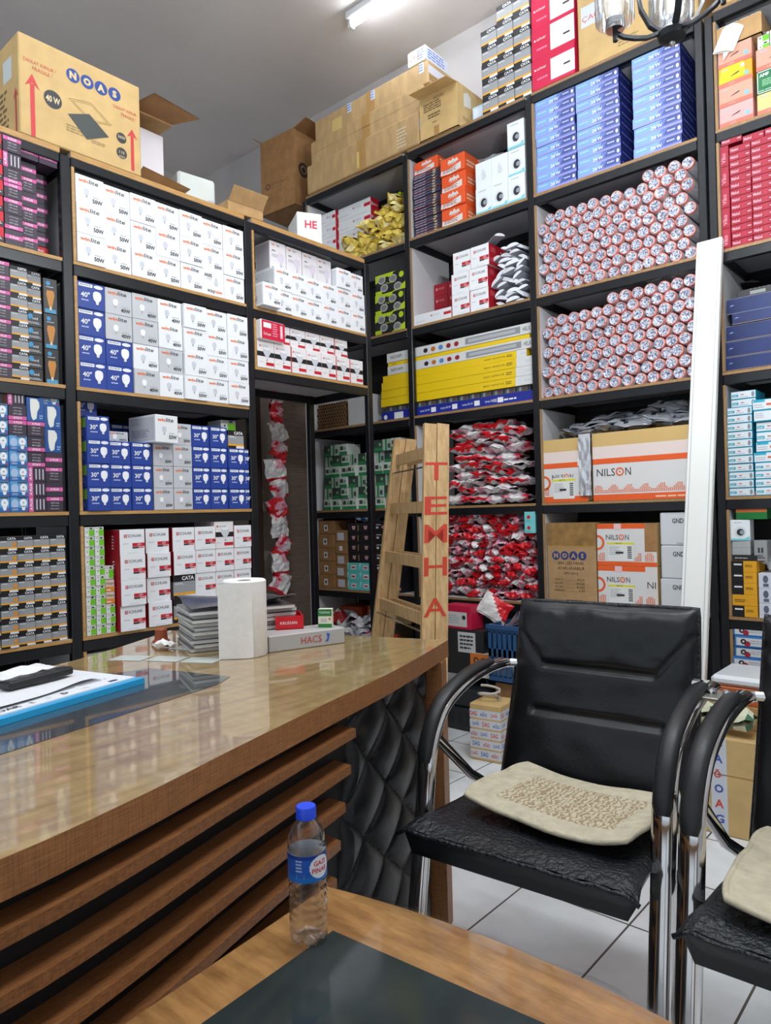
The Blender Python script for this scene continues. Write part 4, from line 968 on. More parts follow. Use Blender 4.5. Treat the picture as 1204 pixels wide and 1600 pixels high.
def lbl(b, u, v, w, h):
    b.rect(u, v, u+w, v+h, P(222, 222, 218), 5); b.rect(u-.004, v+h*.84, u+w+.006, v+h*.94, P(222, 214, 60), 6); b.text('18W 3K', u+w*.3, v+h*.86, h*.07, INK, l=7); b.lines(u+w*.05, v+h*.3, u+w*.5, v+h*.75, 5, GREY, 6); b.rect(u+w*.3, v+h*.38, u+w*.62, v+h*.48, INK, 7)
    for k in range(7): b.rect(u+w*.78, v+h*(.15+.09*k), u+w*.95, v+h*(.2+.09*k), INK, 6)
def nilson_big(w, h, first):
    b, fl = open_carton(w, .36, h, CARDP, {})
    b.face('front', w, .36, h)
    if first:
        lg, dots, OR = nilson_front(b, w, h, logo=(.045,), s=.72)
        for k in range(9):
            a0, a1 = PI*k/9, PI*(k+1)/9
            b.poly([(r*math.sin(a), h*.31-r*math.cos(a)) for r, a in ((.026, a0), (.037, a0), (.037, a1), (.026, a1))], OR, 4)
        dots(.006, .032, h*.1); dots(.19, .232, h*.1); lbl(b, .05, .016, .115, .105); b.rect(.185, h*.56, .215, h*.66, P(232, 232, 228), 5)
    else:
        lg, dots, OR = nilson_front(b, w, h, logo=(.02,), s=1.05); dots(.01, w-.01, h*.1); b.lines(w*.6, .006, w-.02, .02, 1, P(240, 190, 160), 4)
    return b
solo('B', nilson_big(.235, .315, True), 'carton', -1.779, .006, 1.1346, 'white and orange carton with yellow label, holding silver pouches', 'carton')
o = solo('B', nilson_big(.50, .325, False), 'carton', -1.515, .004, 1.1346, 'wide white and orange carton with dotted pattern, overfilled with silver pouches', 'carton')
f = MB(); f.add([(0, .36, .325), (.5, .36, .325), (.5, .33, .40), (0, .335, .385)], [(0, 1, 2, 3)], CARDD); f.add([(0, .363, .325), (.5, .363, .325), (.5, .333, .40), (0, .338, .385)], [(0, 1, 2, 3)], CARDD); obj('flap', f, o)
SILV = M('silver_pouch', (214, 217, 222), .2, metal=.6, bump=.25, bscale=30); SILD = M('dark_pouch', (70, 72, 78), .22, metal=.5)
pv = [packet(.2, .13, .035, lambda u, v, s=s: SILV if noise3(u*3, v*3, 1, s) > -.34 else SILD, 40+s, 11, .6).build('pouch') for s in range(5)]
k = 0
for lay, (z, us, d) in enumerate(((1.462, (-1.655, -1.53, -1.36, -1.18, -1.06), .14), (1.495, (-1.60, -1.42, -1.25, -1.10), .20), (1.53, (-1.5, -1.33, -1.15), .24), (1.545, (-1.20, -1.09), .23))):
    for i, u in enumerate(us):
        solo('B', pv[k % 5], 'pouch', u, d+J(.03), z, 'crumpled silver pouch, %s layer, %s from the ladder side, in the orange cartons' % (ORD[lay+1], ORD[i+1]), 'pouch', 'silver pouches', rz=J(.5), rx=J(.15), ry=J(.15)); k += 1
b = MB(); b.grid(lambda u, v: ((u-.5)*.06*(1+.15*noise3(v*5, 1, 0)), -.012-.006*noise3(u*5, v*7, 2)-.004*math.sin(v*11), -v*.30), 8, 22, lambda u, v: SILV)
b.grid(lambda u, v: ((u-.5)*.06, -.012+v*.1, .006+.02*math.sin(v*2)), 5, 6, SILV); b.grid(lambda u, v: ((u-.5)*.06*(1+.15*noise3(v*5, 1, 0)), -.006, -v*.30), 2, 22, SILD)
solo('B', b.build('pouch_strip', 3.2), 'pouch_strip', -1.548, .0, 1.462, 'strip of silver pouches hanging down between the two orange cartons', 'pouch')
# lower shelf: brown carton, two orange cartons, three white ones
b = MB(); w, d, h = .262, .32, .408
b.box(0, w, 0, d, 0, h, M('kraft_carton', (172, 138, 96), .7, noise=.07, scale=14, bump=.15, bscale=50), .004); b.face('front', w, d, h); b.rect(0, h*.7, w, h*.72, TAPE); b.rect(.0, h*.72, w, h, M('brown_tape', (150, 116, 68), .2, noise=.15, scale=20), 1)
noas_logo(b, .05, .245, .022, P(42, 60, 120), P(176, 146, 104)); DK = P(62, 48, 36)
b.text('18W LED PANEL', .13, .2, .015, DK, w=.145, al='c'); b.text('AYARLANABILIR', .13, .175, .015, DK, w=.145, al='c'); b.text('(PLUS+)', .13, .148, .015, DK, w=.075, al='c')
for k, s in enumerate(('QTY : ......... PCS', 'N.W : ......... KGS', 'G.W : ......... KGS', 'MEAS : .......... CM')): b.text(s, .04, .12-k*.018, .010, DK, w=.16)
b.lines(.1, .012, .19, .03, 1, DK)
solo('B', b, 'carton', -1.775, .006, .6226, 'brown taped carton with round blue letters below the orange cartons', 'carton')
for r in range(2):
    b = MB(); w, d, h = .285, .3, .2; b.box(0, w, 0, d, 0, h, CARDP, .003); b.face('front', w-.055, d, h)
    lg, dots, OR = nilson_front(b, w-.055, h, logo=(.045,), big=False, s=.7)
    for k in range(9):
        a0, a1 = PI*k/9, PI*(k+1)/9
        b.poly([(r_*math.sin(a), h*.55-r_*math.cos(a)) for r_, a in ((.026, a0), (.037, a0), (.037, a1), (.026, a1))], OR, 4)
    dots(.008, .045, h*.1); dots(.185, .225, h*.1); lbl(b, .055, .022, .12, .095); b.rect(.085, h*.86, .12, h, P(230, 190, 190), 4)
    b.pl = lambda u, v, e: (w-.055+u, -e, v)
    if r == 0: b.rect(0, 0, .055, h, P(216, 210, 206)); b.text('NI', .008, .1, .03, INK, l=2)
    else: b.rect(0, 0, .055, h, CARDD); b.rect(0, .0, .055, h*.34, P(216, 210, 206), 2)
    dots(.004, .05, h*.1); b.rect(0, 0, .055, h*.1, OR, 3)
    solo('B', b, 'carton', -1.505, .008, .6226+r*.201, 'white and orange carton with barcode label, %s of two beside the brown taped one' % ['lower', 'upper'][r], 'carton', 'orange cartons on the low shelf', rz=.01)
for r in range(3):
    b = MB(); w, d, h = .17, .3, .149; b.box(0, w, 0, d, 0, h, P(206, 208, 210, .45), .005); b.face('front', w, d, h)
    b.text('GND', .055, .1, .022, INK, bold=.02, w=.05); b.rect(.118, .094, .119, .128, GREY); b.text('DOUBLE', .126, .114, .009, INK); b.text('SET', .126, .098, .009, P(210, 160, 90)); b.rel(.42, .02, .9, .09, GREY) if r == 2 else b.rel(.1, .005, .9, .012, GREY)
    solo('B', b, 'white_carton', -1.205+J(.004), .012, .6226+r*.150, 'white carton with black lettering beside the white board, %s of three' % ['bottom', 'middle', 'top'][r], 'carton', 'white lettered cartons', rz=J(.02))
# ================================================================= the bay beyond the white board
def peach(w, h, kind):
    b = MB(); d = .22; base = {'pink': (214, 152, 130), 'yellow': (226, 158, 30), 'green': (20, 110, 62), 'sand': (222, 186, 120), 'rose': (226, 160, 156)}[kind]
    b.box(0, w, 0, d, 0, h, P(*base, .4), .0015); b.face('front', w, d, h)
    if kind == 'green': b.rel(.02, .03, .98, .06, PAPER); b.rel(.02, .94, .98, .97, PAPER); b.rel(.02, .03, .04, .97, PAPER); b.text('AMF', .08*w, .72*h, .14*h, PAPER, bold=.03); b.lines(.15*w, .3*h, .5*w, .6*h, 4, P(150, 200, 160)); b.lines(.06*w, .1*h, .8*w, .16*h, 1, P(190, 220, 190))
    else:
        b.rel(0, 0, 1, .2, P(216, 110, 92, .4)); b.text('L E D', .3*w, .05*h, .09*h, P(240, 190, 180)); b.poly([(u*w, v*h) for u, v in ((.34, .4), (.4, .44), (.58, .5), (.64, .56), (.6, .58), (.4, .48))], INK, 2); b.disc(.83*w, .36*h, .07*w, P(120, 180, 214), 2); b.rel(.1, .82, .3, .88, P(170, 176, 190), 2)
        if kind == 'yellow': b.poly([(0, .2*h), (.8*w, .3*h), (.75*w, h), (.1*w, h)], P(226, 196, 30), 1); b.disc(.72*w, .8*h, .06*w, PAPER, 3)
    return b.build('peach_box')
zz_ = 2.7066
for r, kd in enumerate(('rose', 'pink', 'yellow', 'pink')): solo('B', peach(.132, .083, kd), 'lamp_box', -.898, .006+J(.004), zz_+r*.0838, '%s lamp box, %s up in the stack beyond the white board' % ({'rose': 'rose pink', 'pink': 'peach pink', 'yellow': 'amber yellow'}[kd], ORD[r+1]), 'box', rz=J(.01))
for r, (kd, h) in enumerate((('sand', .083), ('green', .095), ('pink', .09))): solo('B', peach(.14, h, kd), 'lamp_box', -.752, .006, zz_+[0, .0838, .1796][r], '%s lamp box, %s up in the second stack beyond the white board' % ({'sand': 'sand coloured', 'green': 'dark green', 'pink': 'peach pink'}[kd], ORD[r+1]), 'box')
def tray(w, d, h): 
    b, fl = open_carton(w, d, h, CARD, {})
    return b
solo('B', tray(.175, .2, .088), 'open_tray', -.9015, .004, 2.7066+4*.0838+.001, 'open brown tray of small green and white boxes on the pink lamp boxes', 'tray')
mb_ = greenbox(w=.036, d=.06, h=.075)
for c in range(4): solo('B', mb_, 'small_box', -.896+c*.041, .02, 2.7066+4*.0838+.006+.02, 'small green and white box standing in the open brown tray, %s along' % ORD[c+1], 'box', 'small boxes in the tray')
for r in range(2):
    for c in range(3): solo('B', greenbox(w=.044, d=.08, h=.036), 'small_box', -.75+c*.047, .03, 2.7066+.2706+r*.037, 'small white and green box, %s layer, %s along, on the second stack' % (ORD[r+1], ORD[c+1]), 'box', 'small boxes on the second stack')
b = MB(); b.grid(lambda u, v: ((u-.5)*.085+v*.02, -.006-.012*math.sin(PI*u), v*.105-.012*(u-.5)**2*4*v), 8, 8, P(238, 238, 232)); b.grid(lambda u, v: ((u-.5)*.085+v*.02, -.001, v*.105-.012*(u-.5)**2*4*v), 2, 8, P(238, 238, 232))
b.add([(.0, -.004, 0), (.03, -.004, .01), (.01, -.006, -.035)], [(0, 1, 2)], PAPER)
solo('B', b.build('paper_tag', 3.2), 'paper_tag', -.875, .0, 3.02, 'curled white paper tag stuck on the topmost pink lamp box', 'tag', ry=.25)
b = MB(); b.box(0, .5, 0, .38, 0, .35, CARDP, .004); b.face('front', .5, .38, .35); b.rect(0, .17, .5, .174, TAPE); solo('B', b, 'carton', -.9, .0, 3.2256, 'tan carton on top of the bay beyond the chandelier', 'carton')
# crimson switch boxes: one upright row and two flat stacks
def crim(w, h, up=False):
    b = MB(); d = .1; b.box(0, w, 0, d, 0, h, P(152, 18, 42, .3), .001); b.face('front', w, d, h); L1 = P(228, 170, 186)
    if up: b.text('Viko', .65*w, .15*h, .5*w, L1, w=.5*h, rot=PI/2); b.rel(.2, .1, .8, .9, P(166, 30, 56), 1)
    else: b.text('Makel', .06*w, .3*h, .42*h, L1, w=.36*w, bold=.02); b.rel(.78, .4, .95, .55, L1, 2); b.rel(.5, .15, .72, .85, P(166, 30, 56), 1)
    return b.build('switch_box')
ch = crim(.082, .0295); cu = crim(.034, .087, True)
for r in range(5): solo('B', cu, 'switch_box', -.9015, .006, 2.1906+r*.0876, 'crimson switch box standing on end, %s up, beside the steel post' % ORD[r+1], 'box', 'crimson switch boxes')
for c in range(2):
    for r in range(14): solo('B', ch, 'switch_box', -.864+c*.0835+J(.001), .004+abs(J(.003)), 2.1906+r*.0302, 'crimson switch box lying flat, %s up, %s stack beyond the steel post' % (ORD[r+1], ORD[c+1]), 'box', 'crimson switch boxes')
for c in range(3): solo('B', ch, 'switch_box', -.896+c*.0845, .006, 2.1906+5*.0876+.001 if c == 0 else 2.1906+14*.0302+.0155*(c == 0), 'crimson switch box laid across the top, %s along' % ORD[c+1], 'box', 'crimson switch boxes')
# navy boxes
for r, (h, u, d) in enumerate(((.058, -.899, .0), (.066, -.898, .004), (.066, -.896, .008), (.05, -.872, .0), (.066, -.895, .02))):
    b = MB(); w = .42; b.box(0, w, 0, .25, 0, h, M('navy_board', (20, 38, 92), .42, noise=.15, scale=12), .003); b.face('front', w, .25, h); b.rect(0, h-.003, w, h-.001, P(120, 120, 140)); b.rect(.0, .001, .2, .003, P(150, 130, 110)); b.poly([(.01, h*.5), (.03, h*.55), (.02, h*.6)], P(150, 160, 190))
    solo('B', b, 'navy_box', u, d, 1.6676+sum((.058, .066, .066, .05, .066)[:r])+r*.0008, 'worn navy blue flat box, %s up in the stack' % ORD[r+1], 'box', 'navy boxes', rz=J(.01))
b = MB(); w, d, h = .4, .2, .035; b.box(0, w, 0, d, 0, h, P(48, 50, 52), .002); b.face('front', w, d, h); b.rect(.05, .01, .11, .024, P(140, 144, 140)); b.disc(.16, .018, .009, P(170, 172, 170)); 
for k in range(20): b.rect(.05+k*.017, .031, .056+k*.017, .034, P(110, 112, 112), 2)
solo('B', b, 'patch_panel', -.86, .05, 1.6676+.3062+.0045, 'dark perforated metal panel lying on the navy boxes', 'panel')
solo('B', crumple(.36, .2, .03, M('black_film', (30, 28, 28), .35, alpha=1), 71).build('bag', 3.2), 'plastic_sheet', -.68, .16, 1.6676+.3062+.042, 'black plastic sheet crumpled on the dark metal panel', 'sheet')
# teal and white boxes
def tealbox(w=.098, d=.15, h=.0335, v=0):
    b = MB(); b.box(0, w, 0, d, 0, h, P(42, 150, 176, .4), .001); b.face('front', w, d, h); b.rel(.02, .1, .98, .95, P(214, 220, 224))
    if v == 0: b.rel(.04, .3, .3, .62, P(60, 160, 180), 2); b.text('kael', .08*w, .36*h, .2*h, WHITE, l=3); b.rel(.4, .5, .52, .6, P(176, 70, 60), 2); b.disc(.88*w, .5*h, .06*w, P(130, 136, 144), 2, rv=.35*h); b.lines(.35*w, .18*h, .75*w, .36*h, 1, GREY)
    elif v == 1: b.rel(.04, .74, .45, .95, P(40, 160, 190), 2); b.rel(.5, .4, .7, .6, P(206, 96, 50), 2); b.disc(.86*w, .42*h, .08*w, P(140, 144, 150), 2, rv=.3*h); b.lines(.06*w, .2*h, .42*w, .6*h, 2, GREY)
    else: b.lines(.06*w, .3*h, .4*w, .8*h, 3, GREY); b.disc(.7*w, .5*h, .04*w, GREY, 2)
    return b.build('teal_box')
for r in range(11): solo('B', tealbox(), 'teal_box', -.903+.0012*J(1), .006+abs(J(.004)), 1.1346+r*.0343, 'teal and white box, %s up in the stack beside the post' % ORD[r+1], 'box', 'teal boxes', rz=J(.01))
for r in range(2): solo('B', tealbox(), 'teal_box', -.889, .02, 1.1346+11*.0343+r*.0343, 'teal and white box, %s of two set back on the teal stack' % ['lower', 'upper'][r], 'box', 'teal boxes')
hs = [(.0335, 0)]*4+[(.042, 1)]+[(.042, 1), (.042, 0), (.042, 0), (.046, 2), (.046, 1)]; z_ = 1.1346
for r, (h, v) in enumerate(hs):
    solo('B', tealbox(.105, .15, h, v), 'teal_box', -.7995+(.006 if r in (5, 6, 7) else -.003*(r in (4, 9))), .008+(.01 if r in (6, 7) else 0), z_, 'teal and white box, %s up in the second teal stack' % ORD[r+1], 'box', 'teal boxes', rz=J(.01)); z_ += h+.0006
# mixed small boxes
def simple(w, d, h, col, deco=None, c=.0012):
    b = MB(); b.box(0, w, 0, d, 0, h, P(*col, .4), c); b.face('front', w, d, h)
    if deco: deco(b, w, d, h)
    return b
def yb(b, w, d, h): b.rel(0, 0, .48, 1, BLACK); b.rel(.1, .62, .42, .76, PAPER, 2); b.lines(.55*w, .45*h, .9*w, .7*h, 2, P(110, 80, 20))
z_ = .6226
for r in range(5):
    solo('B', simple(.098, .14, .047, (222, 160, 36), yb if r != 1 else (lambda b, w, d, h: b.lines(.1*w, .3*h, .6*w, .6*h, 2, P(110, 80, 20)))), 'yellow_box', -.902, .006, z_, 'amber and black box, %s up in the stack of five' % ORD[r+1], 'box', 'amber boxes', rz=J(.01)); z_ += .0474
def bust(b, w, d, h): b.disc(.27*w, .6*h, .1*w, P(90, 96, 116), 2, rv=.26*h); b.rel(.18, .1, .38, .3, P(90, 96, 116), 2); b.rel(.8, .1, 1, .4, NAVY, 2); b.lines(.78*w, .55*h, .98*w, .8*h, 2, GREY)
for r in range(3): solo('B', simple(.1, .14, .062, (206, 210, 220), bust), 'white_box', -.7985, .008, .6226+r*.0628, 'white box with grey lamp picture, %s up beside the amber boxes' % ORD[r+1], 'box', 'white lamp picture boxes')
solo('B', simple(.095, .12, .022, (44, 40, 40), lambda b, w, d, h: b.lines(.1*w, .3*h, .8*w, .7*h, 1, GREY)), 'dark_box', -.898, .012, .6226+5*.0474+.001, 'thin dark box lying on the amber boxes', 'box')
for r in range(2): solo('B', simple(.072, .1, .03, (176, 178, 178), lambda b, w, d, h: b.lines(.1*w, .2*h, .9*w, .8*h, 3, GREY)), 'grey_box', -.9, .016, .6226+5*.0474+.0245+r*.0306, 'small grey box, %s of two on the thin dark box' % ['lower', 'upper'][r], 'box')
solo('B', whitebulb(.076, .09, .088), 'camera_box', -.903, .01, .6226+5*.0474+.0245+.0618, 'white box with round camera picture on the small grey boxes', 'box', rz=.08)
solo('B', simple(.05, .08, .085, (150, 152, 152), lambda b, w, d, h: (b.rel(.3, .4, .45, .65, INK, 2), b.rel(.55, .4, .7, .65, INK, 2), b.lines(.1*w, .1*h, .9*w, .3*h, 2, INK))), 'grey_box', -.815, .02, .6226+5*.0474+.001, 'grey box with two dark sockets standing on the amber boxes', 'box')
solo('B', crumple(.11, .12, .05, FOGGY, 33, 14).build('bag', 3.2), 'plastic_bag', -.735, .08, .6226+3*.0628+.004, 'clear plastic bag of fittings on the white lamp picture boxes', 'bag')
b = MB(); b.box(0, .2, 0, .12, 0, .006, CARDD); b.box(0, .2, 0, .12, .16, .166, CARDD)
sf = (( .12, .05, (26, 110, 50), 'green and orange box', -.88), (.055, .036, (176, 70, 50), 'rust red box', -.885), (.1, .03, (186, 76, 54), 'orange box', -.897))
z_ = .6226+5*.0474+.0245+.0618+.0886
for k, (w, h, c, nm, u) in enumerate(sf):
    solo('B', simple(w, .12, h, c, (lambda b, w, d, h: b.rel(0, .6, 1, 1, P(190, 100, 50))) if k == 0 else None), 'small_box', u, .012, z_+.0008, nm+' piled on the camera picture box', 'box'); z_ += h+.0008
solo('B', simple(.055, .1, .034, (160, 166, 164)), 'small_box', -.823, .013, .6226+5*.0474+.0245+.0618+.0886+.0516, 'pale grey box on the green and orange box', 'box')
# blue and white terminal boxes
def uk(b, w, d, h): b.rel(.05, .12, .97, .85, P(210, 214, 216)); b.ring(.25*w, .5*h, .1*h, .26*h, INK, 2, 10); b.disc(.36*w, .3*h, .012, P(160, 40, 60), 2); b.lines(.45*w, .3*h, .95*w, .7*h, 2, GREY, 2)
for r in range(10): solo('B', simple(.14, .2, .045, (52, 120, 186), uk), 'blue_box', -.902+(.006, .0, -.004, .004)[r % 4], .0+.004*(r % 2), .1306+r*.0458, 'blue and white flat box, %s from the top of the stack between the chairs' % ORD[10-r], 'box', 'blue flat boxes', rz=J(.02))
# ================================================================= bags of fittings behind the ladder
BAGW = M('bag_clear_white', (226, 222, 222), .2, noise=.18, scale=26, bump=.35, bscale=30); BAGR = M('bag_red', (206, 24, 36), .3, bump=.3, bscale=40); BAGP = M('bag_pink', (220, 150, 168), .22, noise=.12, scale=30, bump=.4, bscale=30)
def bagmat(s, red):
    def f(u, v):
        k = noise3(u*2.2, v*2.2, 0, s)
        if v < .05+red*1.5+.07*noise3(u*2, 0, 3, s) and s % 3 != 2: return BAGR
        if k > .50-red*1.9: return BAGR
        if k > .20-red*2.2: return BAGP
        return BAGW
    return f
big = [packet(.14, .17, .046, bagmat(s, .0), s, 17, .45).build('bag') for s in range(9)]
sm = [packet(.082, .12, .044, bagmat(s, .08), 60+s, 13, .5).build('bag') for s in range(12)]
heap('B', big, 'parts_bag', -2.36, -1.935, .11, 1.1355, lambda u: .42+.04*(u > -2.1), .125, .044, lambda r, c: 'clear bag with red header, %s layer up, %s from the ladder, upper bag shelf' % (ORD[r], ORD[c]), 'bag', 'bags on the upper bag shelf', .12, .03, .10, .2)
heap('B', sm, 'parts_bag', -2.475, -1.885, .075, .6235, lambda u: .455-.10*(u > -1.93), .078, .043, lambda r, c: 'small red and white bag, %s layer up, %s from the ladder, lower bag shelf' % (ORD[r], ORD[c]), 'bag', 'bags on the lower bag shelf', .2, .03, .2, .4)
heap('B', big, 'parts_bag', -2.50, -2.47, .2, 1.1355, lambda u: .14, .2, .06, lambda r, c: 'red and white bag behind the ladder rail, %s layer, upper bag shelf' % ORD[r], 'bag', 'bags behind the ladder rail', .2, .02, .1, .2)
tb2 = MB(); w, d, h = .062, .1, .055; tb2.box(0, w, 0, d, 0, h, P(120, 204, 206, .4), .001); tb2.face('front', w, d, h); tb2.disc(.4*w, .5*h, .16*w, RED); tb2.lines(.1*w, .1*h, .7*w, .2*h, 1, P(70, 140, 150)); tb2 = tb2.build('teal_box')
for r in range(2): solo('B', tb2, 'teal_box', -1.897, .0, .98+r*.0556, 'mint green box with red dot, %s of two on the small red and white bags' % ['lower', 'upper'][r], 'box', 'mint boxes on the bags')
# bags strung up in the passage
cord = MB(); cord.tube([(0, 0, 0), (0, 0, -1.45)], .003, M('cord_white', (200, 196, 190), .6), 6); cord.tube([(0, 0, 0), (-.142, 0, .01)], .005, M('cord_white'), 6); t0 = obj('hanging_cord', cord, None, (-3.42, 2.885, 1.985), label='white cord hanging in the dark passage with bags on it', cat='cord')
pas = [packet(.13, .14, .05, bagmat(s, .12*(s % 2)), 90+s, 9, .6).build('bag') for s in range(5)]
for k in range(11):
    o = obj('parts_bag', pas[k % 5], None, (-3.44, 2.885+J(.01), 1.86-k*.117), (PI/2+J(.3), J(.5), PI/2+J(.4)), 'red and white bag strung on the passage cord, %s from the top' % ORD[k+1], 'bag', 'bags strung in the passage')
# ================================================================= corner unit seen through the passage opening
for r in range(8):
    for c in range(11):
        b = MB(); b.tube([(0, 0, .0), (0, .12, .0)], .011, CARDI, 8); b.tube([(0, -.0006, 0), (0, .0, 0)], .0075, P(36, 26, 20), 8)
        solo('B', b.build('tube'), 'cardboard_tube', -3.45+c*.0235+(r % 2)*.011, .03, 1.6678+.0115+r*.0205, 'short brown cardboard tube, %s layer up, %s from the corner end' % (ORD[r+1], ORD[c+1]), 'tube', 'cardboard tubes', rx=J(.04))
solo('B', simple(.19, .22, .185, (190, 190, 190)), 'white_carton', -3.165, .02, 1.6676, 'plain pale grey carton beyond the passage opening', 'carton')
GW = (206, 212, 204)
def gdeco(b, w, d, h): b.rel(0, 0, 1, .3, P(40, 130, 76)); b.rel(.1, .45, .5, .8, P(60, 70, 66), 2); b.rel(.6, .45, .85, .7, P(110, 180, 110), 2)
def sdeco(b, w, d, h): b.rel(.3, 0, .5, 1, P(40, 130, 76)); b.rel(.6, .2, .9, .6, P(70, 80, 76), 2)
gb = [simple(.07, .12, .07, GW, gdeco).build('box'), simple(.07, .12, .07, (170, 186, 172), sdeco).build('box'), simple(.07, .12, .07, (60, 70, 66), gdeco).build('box')]
for r in range(6):
    for c in range(10):
        if r == 5 and c in (3, 4, 5, 9): continue
        solo('B', gb[(r*7+c*3+r*c) % 3], 'fitting_box', -3.42+c*.0745, .03+abs(J(.03)), 1.1346+r*.0708, 'green and white fitting box, %s up, %s from the passage panel, middle corner shelf' % (ORD[r+1], ORD[c+1]), 'box', 'green and white fitting boxes', rz=J(.06))
b = MB(); b.box(0, .12, 0, .03, 0, .1, P(206, 204, 208), .002); b.face('front', .12, .03, .1); b.rel(.1, .82, .6, .88, P(190, 60, 140)); b.lines(.02, .02, .07, .07, 4, GREY); b.rel(.75, .15, .82, .7, INK)
for r in range(5):
    b = MB(); w, d, h = .15, .2, .088; b.box(0, w, 0, d, 0, h, CARDD, .003); b.face('front', w, d, h); b.rect(.05, .02, .085, .06, PAPER); b.rect(.06, .03, .075, .05, INK, 2); b.lines(.09, .03, .14, .05, 2, CARDI)
    solo('B', b, 'brown_box', -3.465, .01+abs(J(.01)), .6226+r*.0886, 'brown box with square white label, %s up, beside the passage panel' % ORD[r+1], 'box', 'labelled brown boxes', rz=J(.015))
for r in range(5):
    b = MB(); w, d, h = .12, .18, .075; b.box(0, w, 0, d, 0, h, CARDD, .003); b.face('front', w, d, h); b.rect(.02, .012, .08, .06, P(206, 206, 212)) if r != 3 else b.rect(.04, .02, .07, .05, PAPER)
    solo('B', b, 'brown_box', -3.312, .012+abs(J(.01)), .6226+r*.0757, 'brown box with white insert, %s up, beside the labelled brown boxes' % ORD[r+1], 'box', 'brown insert boxes', rz=J(.03))
def tl(b, w, d, h): b.rel(.3, .3, .7, .75, PAPER); b.rel(.36, .4, .64, .6, P(190, 60, 70), 2); b.poly([(.0, .2*h), (.15*w, h), (.0, h)], P(170, 226, 224), 2)
for r in range(3):
    for c in range(2): solo('B', simple(.105, .16, .057, (104, 196, 192), tl), 'mint_box', -3.19+c*.107, .0+abs(J(.004)), .6226+r*.0576, 'mint green box with red label, %s up, %s from the brown boxes' % (ORD[r+1], ORD[c+1]), 'box', 'mint green boxes', rz=J(.02))
def bk(b, w, d, h): b.poly([(.35*w, .7*h), (.65*w, .7*h), (.58*w, .35*h), (.42*w, .35*h)], P(206, 170, 170)); b.rel(.45, .5, .55, .62, P(190, 60, 60), 2); b.rel(.85, .2, .9, .8, P(190, 150, 80), 2)
for r in range(4):
    for c in range(2): solo('B', simple(.105, .16, .062, (34, 32, 34), bk), 'black_box', -3.19+c*.107, .01+abs(J(.004)), .6226+.1734+r*.0626, 'black box with pale emblem, %s up, %s stack over the mint green boxes' % (ORD[r+1], ORD[c+1]), 'box', 'black emblem boxes', rz=J(.02))
solo('B', packet(.2, .14, .06, lambda u, v: P(210, 220, 234, .25) if noise3(u*3, v*3, 1) > -.1 else P(40, 110, 190, .25), 7, 12, .4).build('bag'), 'plastic_pack', -3.08, .09, .6226+.1734+4*.0626+.004, 'blue and white plastic pack lying on the black emblem boxes', 'pack')
b = MB(); b.lathe([(.0, .0), (.07, .002), (.08, .04), (.06, .07), (.0, .08)], M('black_bin_bag'), 14); solo('B', b.build('bag', 3.2), 'black_bag', -3.40, .1, .6226+5*.0886+.002, 'small black bag lying on the labelled brown boxes', 'bag') 
def bw(b, w, d, h): b.rel(.1, .55, .5, .62, LGREY); b.rel(.55, .2, .9, .5, P(190, 120, 124)); b.rel(.1, .2, .3, .4, P(206, 206, 206))
for r in range(7):
    for c in range(2): solo('B', simple(.10, .16, .062, (28, 28, 30), bw), 'black_box', -2.955+c*.104, .012+abs(J(.006)), .6226+r*.0626, 'black box with white and red print, %s up, %s stack behind the ladder' % (ORD[r+1], ORD[c+1]), 'box', 'black boxes behind the ladder', rz=J(.02))
# bottom shelf of the corner unit: orange and pale odds and ends
def oc2(b, w, d, h): b.rel(.15, .2, .55, .75, PAPER); b.lines(.18*w, .25*h, .5*w, .6*h, 3, INK, 2)
solo('B', simple(.22, .2, .25, (150, 96, 60)), 'carton', -3.46, .18, .1306, 'brown carton lowest in the corner unit', 'carton')
solo('B', simple(.2, .16, .1, (200, 84, 44), oc2), 'orange_carton', -3.45, .19, .3814, 'orange carton with white label lying on the lowest brown carton', 'carton')
solo('B', simple(.13, .14, .09, (204, 90, 46), oc2), 'orange_carton', -3.22, .20, .41, 'orange carton with white label tilted over the pale clutter in the corner unit', 'carton', ry=.15)
solo('B', simple(.26, .2, .26, (120, 104, 84)), 'carton', -3.23, .18, .1306, 'greyish carton under the tilted orange one', 'carton')
solo('B', simple(.2, .14, .12, (186, 160, 110), lambda b, w, d, h: b.rel(.1, .3, .5, .6, P(220, 220, 220))), 'carton', -3.07, .19, .394, 'tan carton with pale label in the corner unit', 'carton', rz=.3)
cl = [packet(.15, .13, .075, lambda a, q, c=c, k=k: c if noise3(a*3, q*3, k) > -.2 else c2, 120+k, 13, .6).build('bag') for k, (c, c2) in enumerate(((BAGW, P(150, 150, 156, .4)), (BAGW, BAGW), (P(170, 40, 40, .4), BAGW), (P(190, 190, 196, .3), P(90, 90, 96, .3))))]
heap('B', cl, 'plastic_bag', -3.33, -2.93, .07, .1316, lambda u: .25-.05*(u > -3.05), .13, .055, lambda r, c: 'crumpled pale bag low in the corner unit, %s layer, %s from the passage panel' % (ORD[r], ORD[c]), 'bag', 'crumpled bags low in the corner unit', .4, .02, .3, .6)
